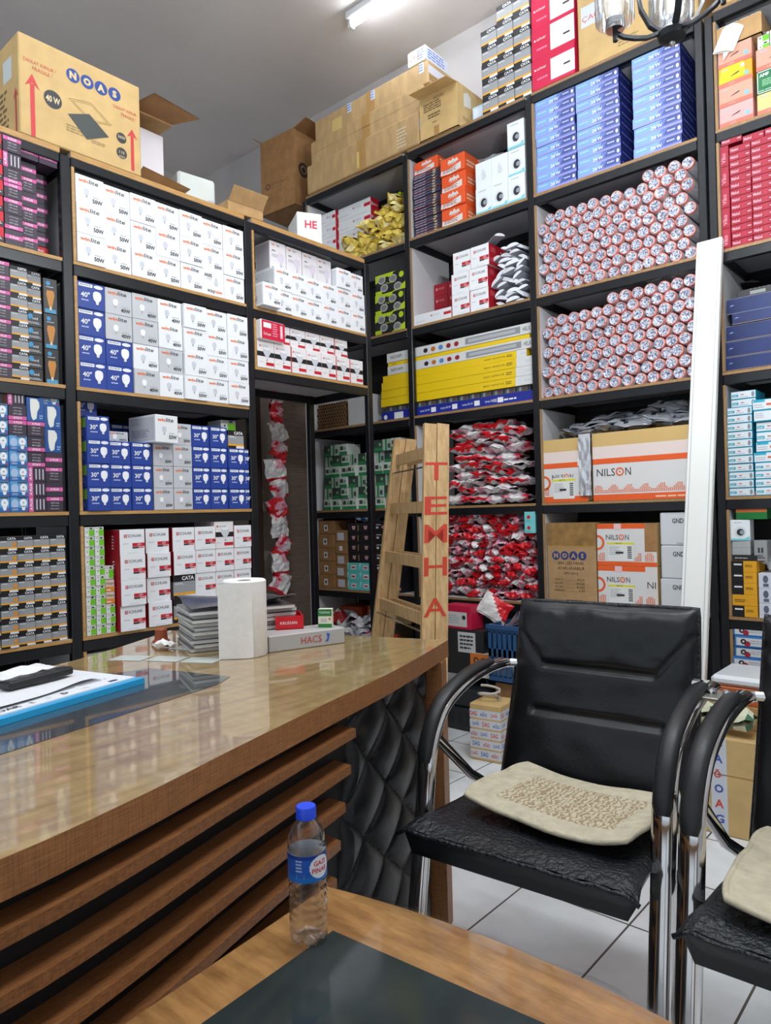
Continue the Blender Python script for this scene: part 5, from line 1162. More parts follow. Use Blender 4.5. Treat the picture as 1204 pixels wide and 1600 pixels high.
# ================================================================= on the floor below the bag shelves
def fl(me, name, x, y, z, label, cat='box', rz=0, **k): return obj(name, me, None, (x, y, z), (0, 0, rz), label, cat, **k)
def ribbed(w, d, h):
    b = MB(); m = M('tool_case_black', (34, 38, 42), .45); b.box(0, w, 0, d, 0, h*.55, m, .008); b.box(.004, w-.004, .004, d-.004, h*.56, h, m, .01)
    b.face('front', w, d, h); 
    for k in range(4): b.rect(.03+k*.05, .03, .06+k*.05, h*.45, P(26, 30, 34), 1)
    return b
o = fl(ribbed(.30, .24, .21), 'tool_case', -2.25, 2.93, 0, 'black plastic tool case on the floor behind the desk corner', 'case')
b = MB(); b.tube([(.05, .12, .21), (.07, .12, .25), (.23, .12, .25), (.25, .12, .21)], .012, M('tool_case_black'), 8); obj('handle', b, o)
for sx in (.06, .22):
    b = MB(); b.box(sx, sx+.03, -.006, .0, .09, .14, M('latch_grey', (70, 76, 82), .4), .002); obj('latch', b, o)
b = MB(); w, d, h = .2, .15, .12; b.box(0, w, 0, d, 0, h, P(220, 216, 210), .002); b.face('front', w, d, h); b.rel(0, .45, 1, 1, P(216, 122, 46)); b.text('OREN', .06, .068, .034, INK, w=.13, bold=.03); b.ring(.035, .085, .008, .016, INK, 2)
fl(b, 'orange_carton', -2.075, 2.99, .265, 'white and orange carton with dark lettering beside the blue crate', 'carton')
b = MB(); w, d, h = .22, .19, .263; b.box(0, w, 0, d, 0, h, CARDD, .003); fl(b, 'carton', -1.93, 2.99, 0, 'brown carton on the floor under the blue crate', 'carton')
def crate(w, d, h, m, t=.006):
    b = MB(); b.box(0, w, 0, d, 0, t, m)
    for (x0, x1, y0, y1) in ((0, w, 0, t), (0, w, d-t, d), (0, t, t, d-t), (w-t, w, t, d-t)):
        b.box(x0, x1, y0, y1, h*.86, h, m); b.box(x0, x1, y0, y1, 0, h*.12, m); b.box(x0, x1, y0, y1, h*.44, h*.58, m)
        n = 9
        for k in range(n+1):
            if x1-x0 > .1:
                u = x0+(x1-x0-.016)*k/n; b.box(u, u+.016, y0, y1, h*.1, h*.88, m)
            else:
                u = y0+(y1-y0-.008)*k/n; b.box(x0, x1, u, u+.008, h*.1, h*.88, m)
    b.box(-.008, w+.008, -.008, .0, h-.02, h, m)
    return b
fl(crate(.27, .2, .28, M('blue_crate_plastic', (44, 84, 128), .4)), 'crate', -1.945, 2.96, .2640, 'blue slotted plastic crate behind the black leather chair', 'crate')
fl(packet(.16, .14, .08, lambda u, v: P(50, 44, 54, .4) if noise3(u*4, v*4, 1) > 0 else P(90, 80, 90, .4), 133, 12, .6).build('bag'), 'parts_bag', -1.79, 3.06, .50, 'dark bag of fittings lying in the blue crate', 'bag')
fl(simple(.24, .2, .23, (40, 42, 44), lambda b, w, d, h: (b.rel(.35, .5, .8, .95, P(206, 208, 208)), b.lines(.4*w, .56*h, .76*w, .9*h, 4, INK, 2))), 'drawer_box', -2.24, 3.0, .2650, 'black box with white barcode label under the crimson box', 'box') 
fl(simple(.18, .1, .12, (196, 30, 70), lambda b, w, d, h: (b.rel(.15, .1, .85, .72, P(206, 206, 204)), b.lines(.2*w, .2*h, .6*w, .6*h, 4, GREY, 2), b.disc(.74*w, .5*h, .012, INK, 2))), 'crimson_box', -2.25, 3.01, .497, 'crimson box with white label on the black barcode box', 'box', rz=-.06)
obj('red_pouch', packet(.16, .12, .03, lambda u, v: BAGR if u+v > 1 else P(220, 216, 214, .3), 141, 10, .4).build('bag'), None, (-1.99, 3.10, .60), (1.3, .5, .2), 'red and white pouch sticking up out of the blue crate', 'pouch')
# taped carton
b = MB(); w, d, h = .15, .16, .25; b.box(0, w, 0, d, 0, h, CARDP, .004)
for fc in ('front', 'right'):
    b.face(fc, w, d, h)
    for k in range(5):
        v = .012+k*.044; b.rect(0, v, b.W, v+.036, P(206, 208, 214)); 
        for q in range(3): b.text(('ÇAĞ', 'DAG', 'AĞO')[(k+q) % 3], .004+q*.05+(k % 2)*.01-.002, v+.008, .02, (P(206, 80, 50), P(60, 110, 170))[(k+q) % 2], w=.034, bold=.02)
fl(b, 'taped_carton', -1.83, 2.62, 0, 'carton wrapped in blue and red printed tape on the tiles behind the chair', 'carton', rz=.12)
solo_cable = MB(); solo_cable.tube([(.06+.05*math.cos(a*.7), .08+.04*math.sin(a*.7), .257+.004*a) for a in range(14)], .006, M('pale_cable', (190, 186, 176), .4), 6)
fl(solo_cable.build('cable', 1.2), 'cable_coil', -1.83, 2.62, 0, 'pale cable coil lying on the tape wrapped carton', 'cable', rz=.12)
# behind the two chairs, near the white board
b = MB(); w, t = .104, .028
b.box(0, w, -t, 0, 0, 2.27, M('white_board', (226, 226, 220), .35), .003); b.box(.012, .015, -t-.001, -t, .01, 2.26, GREY); b.box(w-.014, w-.011, -t-.001, -t, .01, 2.26, GREY)
obj('white_board', b, None, (-1.0, 2.795, 0), (-.197, 0, -.02), 'long white board leaning upright against the shelves', 'board')
solo_ = fl(simple(.42, .3, .401, (178, 142, 96)), 'carton', -.89, 2.66, 0, 'tan carton on the floor under the orange lettered box', 'carton')
b = MB(); w, d, h = .40, .26, .058; b.box(0, w, 0, d, 0, h, P(176, 88, 40), .002); b.face('front', w, d, h); b.text('HIGH PERFORMANCE', .012, .032, .0125, P(222, 196, 170), w=.138, bold=.02), b.text('LOW ENERGY', .15, .013, .0125, P(222, 196, 170), w=.085, al='r', bold=.02)
fl(b, 'orange_lettered_box', -.825, 2.662, .4016, 'orange brown box with pale lettering seen between the chairs', 'box')
b = MB(); b.box(0, .40, 0, .24, 0, .036, M('white_gloss', (216, 220, 224), .12), .012); fl(b, 'glossy_box', -.82, 2.67, .4603, 'glossy white flat box lying on the orange lettered box', 'panel')
b = MB(); w, d, h = .30, .13, .325; b.box(0, w, 0, d, 0, h, CARDP, .004); b.face('front', w, d, h); b.rect(.10, 0, .15, h, P(206, 210, 218), 1)
for k in range(6): b.text(('Ç', 'A', 'Ğ', 'O', 'A', 'G')[k], .11, .29-k*.05, .028, (P(206, 70, 50), P(60, 90, 170))[k % 2], w=.028, bold=.03)
b.rect(0, .2, w, .204, TAPE)
fl(b, 'taped_carton', -.875, 2.50, 0, 'pale carton with vertical printed tape between the two chairs', 'carton', rz=.05)
fl(packet(.2, .1, .07, lambda u, v: P(206, 206, 176, .4) if noise3(u*3, v*3, 0) > -.1 else P(60, 110, 80, .4), 150, 12, .5).build('bag'), 'parts_bag', -.75, 2.57, .327, 'pale bag of odds and ends on the carton between the chairs', 'bag')

# ================================================================= wooden ladder
LW = wood('ladder_wood', (168, 132, 86), (208, 174, 124), 7, (9, 9, 1), .65)
def ladder_frame(parent, off, tag_):
    R0 = Vector((-1.917, 2.50, 1.49)); L0 = Vector((-2.277, 2.72, 1.47)); R1 = Vector((-1.847, 2.35, .53)); L1 = Vector((-2.456, 2.723, .53))
    def at(A, B, z): return A+(B-A)*((z-A.z)/(B.z-A.z))
    rung = Vector((-.853, .522, 0)); perp = Vector((.522, .853, 0))
    o = perp*off
    for A, B in ((R0, R1), (L0, L1)):
        b = MB(); p0 = at(A, B, 0)+o; p1 = A+o
        b.sweep([p0, p1], [(-.0115, -.028), (.0115, -.028), (.0115, .028), (-.0115, .028)], LW, up=perp)
        rl_ = obj('rail', b, parent); rl_first = rl_ if A is R0 else rl_first
    for z in (1.365, 1.125, .885, .645, .405, .165):
        a = at(R0, R1, z)+o; c = at(L0, L1, z)+o
        b = MB(); v = (c-a).normalized(); a = a+v*.0118; c = c-v*.0118
        b.sweep([a, c], [(-.011, -.026), (.011, -.026), (.011, .026), (-.011, .026)], LW); obj('rung', b, parent)
    return rl_first
lad = thing('ladder', 'folded wooden stepladder with red painted letters standing beyond the desk', 'ladder', (0, 0, 0))
rail_front = ladder_frame(lad, 0, 'a'); ladder_frame(lad, .060, 'b')
for z in (1.30, .60):
    R0 = Vector((-1.917, 2.50, 1.49)); R1 = Vector((-1.847, 2.35, .53)); L0 = Vector((-2.277, 2.72, 1.47)); L1 = Vector((-2.456, 2.723, .53))
    b = MB(); b.tube([R0+(R1-R0)*((z-1.49)/-.96)-Vector((.0104, .017, 0)), L0+(L1-L0)*((z-1.47)/-.94)-Vector((.0104, .017, 0))], .004, CHROME, 6); obj('tie_rod', b, lad)
# painted letters, bottom to top, on the rail faces towards the room
RP_ = M('red_paint', (190, 60, 40), .6)
fr = Vector((.853, -.522, 0)); 
ax = (Vector((-1.917, 2.50, 1.49))-Vector((-1.847, 2.35, .53))).normalized(); wv = Vector((.522, .853, 0)); nrm = wv.cross(ax).normalized()
for ch, z in (('A', .66), ('H', .83), ('M', .97), ('E', 1.09), ('T', 1.24)):
    c = Vector((-1.847, 2.35, .53))+(Vector((-1.917, 2.50, 1.49))-Vector((-1.847, 2.35, .53)))*((z-.53)/.96)
    b = MB(); b.pl = lambda u, v, e, c=c: c+fr*.0122+wv*u+ax*v
    b.text(ch, -.024, 0, .08, RP_, w=.105, bold=.01)
    obj('painted_letter', b, rail_front)
# ================================================================= desk
WOODF = wood('desk_edge_wood', (132, 84, 46), (172, 118, 70), 14, (2, 2, 40), .45, cross=.55, cs=(34, 34, 1.5))
WOODFIN = wood('desk_fin_wood', (112, 68, 38), (158, 106, 62), 14, (34, 2, 36), .42, cross=.4, cs=(30, 30, 2))
WOODT = wood('desk_top_wood', (142, 114, 72), (180, 152, 102), 5, (9, 1.6, 1), .30, coat=1.0, cross=.25)
MATD = M('desk_mat', (58, 64, 66), .25, coat=1)
def smooth_curve(pts, n):
    out = []
    for i in range(len(pts)-1):
        p0 = pts[max(0, i-1)]; p1 = pts[i]; p2 = pts[i+1]; p3 = pts[min(len(pts)-1, i+2)]
        for k in range(n):
            t = k/n
            out.append(tuple(.5*((2*p1[j])+(-p0[j]+p2[j])*t+(2*p0[j]-5*p1[j]+4*p2[j]-p3[j])*t*t+(-p0[j]+3*p1[j]-3*p2[j]+p3[j])*t**3) for j in (0, 1)))
    return out+[tuple(pts[-1][:2])]
FRONT = smooth_curve([(-.79, -.5), (-.783, -.1), (-.797, .25), (-.834, .45), (-.900, .68), (-.968, .93), (-1.045, 1.22), (-1.165, 1.575)], 6)
def front_x(y):
    for (x0, y0), (x1, y1) in zip(FRONT, FRONT[1:]):
        if y0 <= y <= y1: return x0+(x1-x0)*(y-y0)/(y1-y0)
    return FRONT[-1][0]
desk = thing('desk', 'brown bow fronted desk with glossy top, wooden fins and black tufted end panel', 'desk', (0, 0, 0))
back = smooth_curve([(-2.005, 1.239), (-1.88, 1.02), (-1.786, .82), (-1.74, .6), (-1.70, .2), (-1.70, -.5)], 4)
b = MB(); b.prism(FRONT+[(-1.494, 1.464)]+back, .705, .75, WOODF, WOODT); obj('desk_top', b, desk)
b = MB(); mat_pts = [(-1.12, -.4), (-1.13, .1), (-1.159, .422), (-1.212, .66), (-1.261, .889), (-1.30, .95), (-1.537, .892), (-1.60, .55), (-1.62, -.4)]
b.prism(mat_pts, .7501, .7512, MATD); obj('desk_mat', b, desk, label='dark grey writing mat set into the desk top')
def ribbon(y0, y1, off0, off1, z0, z1, mat, n=26):
    ys = [y0+(y1-y0)*i/n for i in range(n+1)]
    b = MB(); m = len(ys)
    vv = [(front_x(y)-o, y, z) for y in ys for o, z in ((off0, z0), (off1, z0), (off1, z1), (off0, z1))]
    b.add(vv, [(4*i+k, 4*i+(k+1) % 4, 4*i+4+(k+1) % 4, 4*i+4+k) for i in range(m-1) for k in range(4)]+[(0, 1, 2, 3), (4*m-1, 4*m-2, 4*m-3, 4*m-4)], mat); return b
for k, (z, y1) in enumerate(((.674, 1.022), (.609, 1.0), (.543, .977), (.480, .955), (.416, .938), (.352, .92), (.288, .905), (.224, .89))):
    obj('fin', ribbon(-.45, y1, -.002, .045, z-.017, z, WOODFIN), desk)
obj('front_panel', ribbon(-.48, 1.30, .0455, .075, 0, .7045, M('desk_black_panel', (16, 16, 17), .5)), desk)
b = MB()
def tuft(u, v):
    z = .002+v*.70
    y = (.93+.125*v)+u*(1.487-(.93+.125*v))
    s = u*2.4; q = v*4.3
    a, c = s+q, s-q
    h = abs(math.sin(PI*a)*math.sin(PI*c))**.34
    e = min(1, min(u, 1-u)*14)**.5
    return (front_x(y)-.056+.026*h*e+.01*e, y, z)
b.grid(tuft, 120, 150, LEATHER); b.grid(lambda u, v: (tuft(u, v)[0] if u in (0, 1) else front_x(.93+u*.55)-.098, tuft(u, v)[1], tuft(u, v)[2]), 12, 12, LEATHER)
obj('tufted_panel', b.build('tufted_panel', 3.2), desk)
dirx = Vector((-.84, -.336, 0)).normalized()
b = MB()
def legpts(a0, a1, t0, t1):
    e = Vector((front_x(1.53), 1.53, 0)); n = Vector((-dirx.y, dirx.x, 0))*-1
    return [tuple((e+dirx*a+n*t)[:2]) for a, t in ((a0, t0), (a1, t0), (a1, t1), (a0, t1))]
b.prism(legpts(-.004, .74, -.035, .015), 0.0, .7045, WOODF); obj('end_panel', b, desk)
b = MB(); b.prism([(-1.72, -.4), (-1.68, -.4), (-1.70, .55), (-1.74, .55)], 0, .7045, WOODF); obj('drawer_pedestal', b, desk)

# ---- things on the desk
def on_desk(me, name, x, y, label, cat, rz=0, z=.7505, **k): return obj(name, me, None, (x, y, z), (0, 0, rz), label, cat, **k)
# paper towel roll
TOWEL = M('paper_towel', (236, 234, 230), .9, noise=.02, scale=60, bump=.06, bscale=160)
roll = thing('paper_towel_roll', 'white paper towel roll standing on end on the glossy desk', 'paper roll', (-1.474, 1.128, .7505))
b = MB(); n = 40; r0, r1, h = .019, .055, .192
prof = [(r0, .002), (r1-.002, .0), (r1, .003), (r1, h-.004), (r1-.004, h), (r0, h-.002), (r0, .002)]
b.lathe(prof, TOWEL, n); prl = obj('paper_roll', b.build('paper_roll', .7), roll)
b = MB(); b.lathe([(r0-.0015, .003), (r0-.0003, .003), (r0-.0003, h-.003), (r0-.0015, h-.003)], M('roll_core', (150, 136, 116), .8), 20); obj('core', b, prl)
b = MB()
def sheet(u, v):
    a0 = math.radians(312); q = r1+.0012
    if u < .3: a = a0+math.radians(30)*(1-u/.3); p = Vector((q*math.cos(a), q*math.sin(a), 0))
    else: p = Vector((q*math.cos(a0), q*math.sin(a0), 0))+Vector((math.sin(a0), -math.cos(a0), 0))*(u-.3)/.7*.056
    return (p.x, p.y, .0008+v*(h-.006))
b.grid(sheet, 10, 8, TOWEL); obj('loose_sheet', b.build('loose_sheet', 3.2), prl)
# pile of catalogues
CAT_ = [M('catalogue_grey', (126, 126, 128), .25, noise=.3, scale=10), M('catalogue_dark', (70, 72, 78), .22, noise=.3, scale=14), M('catalogue_white', (206, 206, 206), .3)]
for k in range(10):
    b = MB(); w, d = .205, .285; h = .0085
    b.box(0, w, 0, d, 0, h, P(214, 212, 208, .6)); b.box(-.001, w+.001, -.001, d, h, h+.0012, CAT_[k % 2]); b.box(-.001, w+.001, -.001, d, -.0006, 0, CAT_[(k+1) % 2])
    on_desk(b, 'catalogue', -1.80+J(.006), 1.14+J(.006), 'grey printed catalogue, %s up in the pile behind the paper roll' % ORD[k+1], 'catalogue', rz=-.38+J(.03), z=.7512+k*.0107, group='catalogue pile')
b = MB(); b.grid(lambda u, v: ((u-.5)*.21, (v-.5)*.29, .004+.02*(u+v-1)**2+.012*max(0, noise3(u*2, v*2, 0))), 10, 10, CAT_[1]); b.grid(lambda u, v: ((u-.5)*.21, (v-.5)*.29, .001+.02*(u+v-1)**2+.012*max(0, noise3(u*2, v*2, 0))), 10, 10, CAT_[2])
on_desk(b.build('catalogue', 3.2), 'catalogue', -1.66, 1.24, 'curled dark catalogue lying topmost on the pile behind the paper roll', 'catalogue', rz=-.38, z=.7512+10*.0107+.001)
on_desk(simple(.06, .04, .02, (36, 44, 90), lambda b, w, d, h: b.face('top', w, d, h) and b.rel(.0, .2, .8, 1, PAPER)), 'blue_packet', -1.62, 1.16, 'navy packet with white paper on the catalogue pile', 'packet', rz=-.3, z=.7512+10*.0107+.022)
# bell-shaped brown stopper and crumpled tissue
b = MB(); b.lathe([(0, 0), (.026, 0), (.027, .006), (.018, .016), (.0165, .036), (.017, .042), (.012, .046), (0, .047)], M('terracotta_rubber', (150, 74, 44), .5), 24); on_desk(b.build('stopper', .6), 'rubber_stopper', -1.80, 1.085, 'brown bell shaped rubber stopper on the desk before the catalogues', 'stopper')
on_desk(packet(.055, .035, .02, lambda u, v: TOWEL, 171, 12, .5).build('tissue', 3.2), 'tissue', -1.72, 1.045, 'crumpled white tissue on the desk beside the brown stopper', 'tissue', rz=.3)
# note slips under the glass of the top
for k, (x, y, rz) in enumerate(((-1.69, .93, .5), (-1.60, .98, .45), (-1.51, 1.02, .45), (-1.68, 1.10, .35))):
    b = MB(); b.box(-.045, .045, -.03, .03, 0, .0006, M('note_paper', (190, 196, 190), .3, noise=.08, scale=20)); on_desk(b, 'note_slip', x, y, 'pale paper note lying flat on the desk top, %s' % ['next to the blue clipboard', 'between two other notes', 'before the paper roll', 'beside the catalogue pile'][k], 'note', rz=rz, z=.7504)
# grey flat box with red tray and small green box
b = MB(); w, d, h = .10, .22, .042; b.box(0, w, 0, d, 0, h, P(176, 174, 172, .4), .002); b.face('front', w, d, h); b.lines(.005, .008, .06, .034, 3, P(70, 70, 80)); b.rect(.065, .01, .085, .03, P(90, 100, 120), 2)
b.face('right', w, d, h); b.text('HACS', .09, .012, .018, P(190, 70, 80), w=.06); b.poly([(.16, .01), (.17, .012), (.175, .03), (.165, .034), (.168, .02)], P(40, 90, 190), 2)
on_desk(b, 'flat_box', -1.535, 1.205, 'grey flat box with red and blue lettering on the desk behind the paper roll', 'box', rz=-.30)
hb = .7505+.0424
b, _f = open_carton(.075, .11, .036, M('red_plastic', (206, 26, 40), .3), {}, t=.003, inner=M('red_plastic')); b.face('front', .075, .11, .036); b.text('KRUSSAN', .012, .014, .008, WHITE, w=.045)
on_desk(b, 'red_tray', -1.50, 1.25, 'red open tray on the grey flat box behind the paper roll', 'tray', rz=.95, z=hb)
b = MB(); w, d, h = .038, .026, .05; b.box(0, w, 0, d, 0, h, P(226, 224, 204, .4), .001); b.face('front', w, d, h); b.rel(0, .62, 1, 1, P(40, 120, 50)); b.text('TOMMAX', .1*w, .76*h, .12*h, WHITE, w=.8*w); b.rel(0, 0, 1, .2, P(40, 120, 50)); b.lines(.2*w, .28*h, .7*w, .5*h, 2, GREY); b.rel(.78, .42, .92, .52, P(200, 80, 40), 2)
on_desk(b, 'small_green_box', -1.435, 1.345, 'small green and cream box standing at the end of the grey flat box', 'box', rz=.62, z=hb)
# blue clipboard with papers
cb = thing('clipboard', 'bright blue clipboard folder with papers on the dark desk mat', 'clipboard', (-1.30, .47, .7516), (0, 0, .255))
b = MB(); b.prism([(-.012, -.03), (-.012, .345), (-.36, .345), (-.36, -.03)], 0, .012, M('blue_plastic', (40, 160, 214), .3)); obj('board', b, cb)
b = MB(); b.prism([(-.03, -.02), (-.03, .335), (-.35, .34), (-.35, -.02)], .0122, .0150, P(222, 224, 228, .6)); b.T = None
b.pl = lambda u, v, e: (-.03-v, u, .0152+e)
b.text('BOAR', .02, .012, .014, P(60, 64, 72), w=.06, bold=.02); b.text('E', .10, .012, .012, P(80, 80, 84)); b.text('S', .135, .012, .01, P(150, 150, 160)); b.text('D', .17, .014, .014, INK, bold=.03); b.text('N', .22, .014, .01, GREY); b.lines(.05, .04, .3, .05, 1, GREY); b.rect(.28, .01, .3, .02, NAVY)
pp_ = obj('paper', b, cb, label='printed papers on the blue board')
b = MB(); b.grid(lambda u, v: (-.07-.22*u+.01*math.sin(v*5), -.02+.31*v, .0165+.006*noise3(u*2, v*3, 1)+.004*(1-u)), 10, 14, P(226, 226, 230, .6)); obj('loose_paper', b.build('loose_paper', 3.2), cb)
b = MB(); b.box(0, .034, 0, .155, 0, .016, M('black_plastic', (24, 24, 26), .35), .003); b.face('top', .034, .155, .016)
for k in range(5): b.rect(.008, .012+k*.03, .026, .03+k*.03, P(60, 62, 64, .3))
o = obj('black_holder', b, None, (-1.50, .545, .7516+.024), (0, 0, .30), 'black plastic strip holder lying on the papers of the blue clipboard', 'holder')
on_desk(packet(.07, .14, .02, lambda u, v: P(226, 226, 226, .6), 181, 12, .4).build('paper', 3.2), 'folded_paper', -1.57, .62, 'crumpled white paper lying behind the black strip holder', 'paper', rz=.3, z=.7516+.024)

# ================================================================= coffee table and bottle
CT = wood('table_wood', (128, 88, 48), (182, 136, 82), 5, (1.6, 8, 1), .32, coat=.6, cross=.25)
tab = thing('coffee_table', 'low brown coffee table with dark glass inset and curved edge', 'coffee table', (-.53, .3, 0))
def bow(t): return .795+.047*(1-(2*t-1)**2)
pts = [(-.844+t*.74, bow(t)) for t in [i/24 for i in range(25)]]
allp = pts+[(-.104, -.25), (-.748, -.25), (-.799, .34)]
loc_ = lambda L_: [(x+.53, y-.3) for x, y in L_]
b = MB(); b.prism(loc_(allp), .470, .500, CT); obj('table_top', b, tab)
b = MB(); b.prism(loc_([(-.748, .714), (-.422, .738), (-.20, .722), (-.20, -.15), (-.70, -.15)]), .5002, .5010, M('dark_glass', (46, 54, 54), .09, noise=.2, scale=5)); obj('glass_inset', b, tab)
for x in (-.745, -.16):
    for y in (-.18, .74):
        b = MB(); b.box(x+.53-.025, x+.53+.025, y-.3-.025, y-.3+.025, 0, .4695, CT, .003); obj('leg', b, tab)
b = MB()
def film(u, v):
    t = .08+.62*u; y0 = bow(t)
    lip = .010*max(0, math.sin(u*9.4))**3
    return (-.844+t*.74+.53, y0-.3-.022+v*(.024+lip*1.2), .5016+.003*max(0, v-.9)-lip*.3*v**6)
b.grid(film, 60, 8, glassmat('table_film', (.97, .98, .98), .06, .10)); obj('cover_film', b.build('cover_film', 3.2), tab, label='clear plastic film along the table edge')
bt = thing('water_bottle', 'clear plastic water bottle with blue cap on the coffee table', 'bottle', (-.761, .680, .5016)); bt.scale = (.9, .9, .9)
PET = glassmat('clear_pet')
R_ = .0305
prof = [(.004, .006), (.016, .004), (.024, 0), (.029, .006), (R_, .016)]
for k in range(6): z = .022+k*.0125; prof += [(R_, z), (R_-.0018, z+.005), (R_-.0018, z+.007), (R_, z+.0115)]
prof += [(R_, .098), (R_-.001, .10), (R_-.001, .142), (R_, .146), (R_-.001, .158), (.026, .172), (.018, .184), (.0135, .189), (.013, .192), (.013, .198)]
b = MB(); n = 40; 
for j in range(1): 
    vv = []
    for (r, z) in prof:
        for i in range(n):
            a = 2*PI*i/n; k = 1-(.16*max(0, math.cos(5*a))**2 if z < .012 else 0)*(1 if r > .01 else 0)
            vv.append((r*k*math.cos(a), r*k*math.sin(a), z+(.004*max(0, math.cos(5*a)) if z < .004 and r > .02 else 0)))
    b.add(vv, [(q*n+i, q*n+(i+1) % n, (q+1)*n+(i+1) % n, (q+1)*n+i) for q in range(len(prof)-1) for i in range(n)], PET)
bb = obj('bottle_body', b.build('bottle_body', 3.2), bt)
b = MB(); seg = 120; z0, z1, rl = .1005, .1415, R_+.0002
va = 2*PI*.70
def labcol(u, v):
    a = u*2*PI
    d = ((((a-6.25+PI) % (2*PI))-PI)/.62)**2+((v-.52)/.42)**2
    if d < 1: return P(226, 232, 240, .35)
    return P(30, 110, 190, .35) if v < .2 else P(36, 90, 180, .35) if v < .85 else P(24, 60, 150, .35)
b.grid(lambda u, v: (rl*math.cos(u*2*PI), rl*math.sin(u*2*PI), z0+v*(z1-z0)), seg+1, 44, labcol)
b.grid(lambda u, v: ((rl-.0004)*math.cos(u*2*PI), (rl-.0004)*math.sin(u*2*PI), z0+v*(z1-z0)), seg+1, 3, P(214, 218, 224))
b.pl = lambda u, v, e: ((rl+.0003)*math.cos(6.2+u/rl), (rl+.0003)*math.sin(6.2+u/rl), z0+v)
b.text('GAZI', -.010, .0245, .0075, P(206, 40, 60), w=.022, bold=.02)
b.text('PINAR', -.013, .0135, .0075, P(206, 40, 60), w=.028, bold=.02)
b.pl = lambda u, v, e: ((rl+.0003)*math.cos(5.2+u/rl), (rl+.0003)*math.sin(5.2+u/rl), z0+v)
b.lines(-.008, .016, .004, .036, 4, P(170, 190, 226)); b.rect(-.008, .006, .006, .013, P(90, 130, 200))
obj('bottle_label', b, bb, label='blue label with white cloud and red letters')
b = MB(); b.lathe([(0, .2085), (.0148, .2085), (.0158, .207), (.0158, .194), (.0162, .1925), (.0162, .190), (.014, .190)], M('blue_cap', (34, 74, 214), .35), 36); obj('cap', b.build('cap', .6), bt)

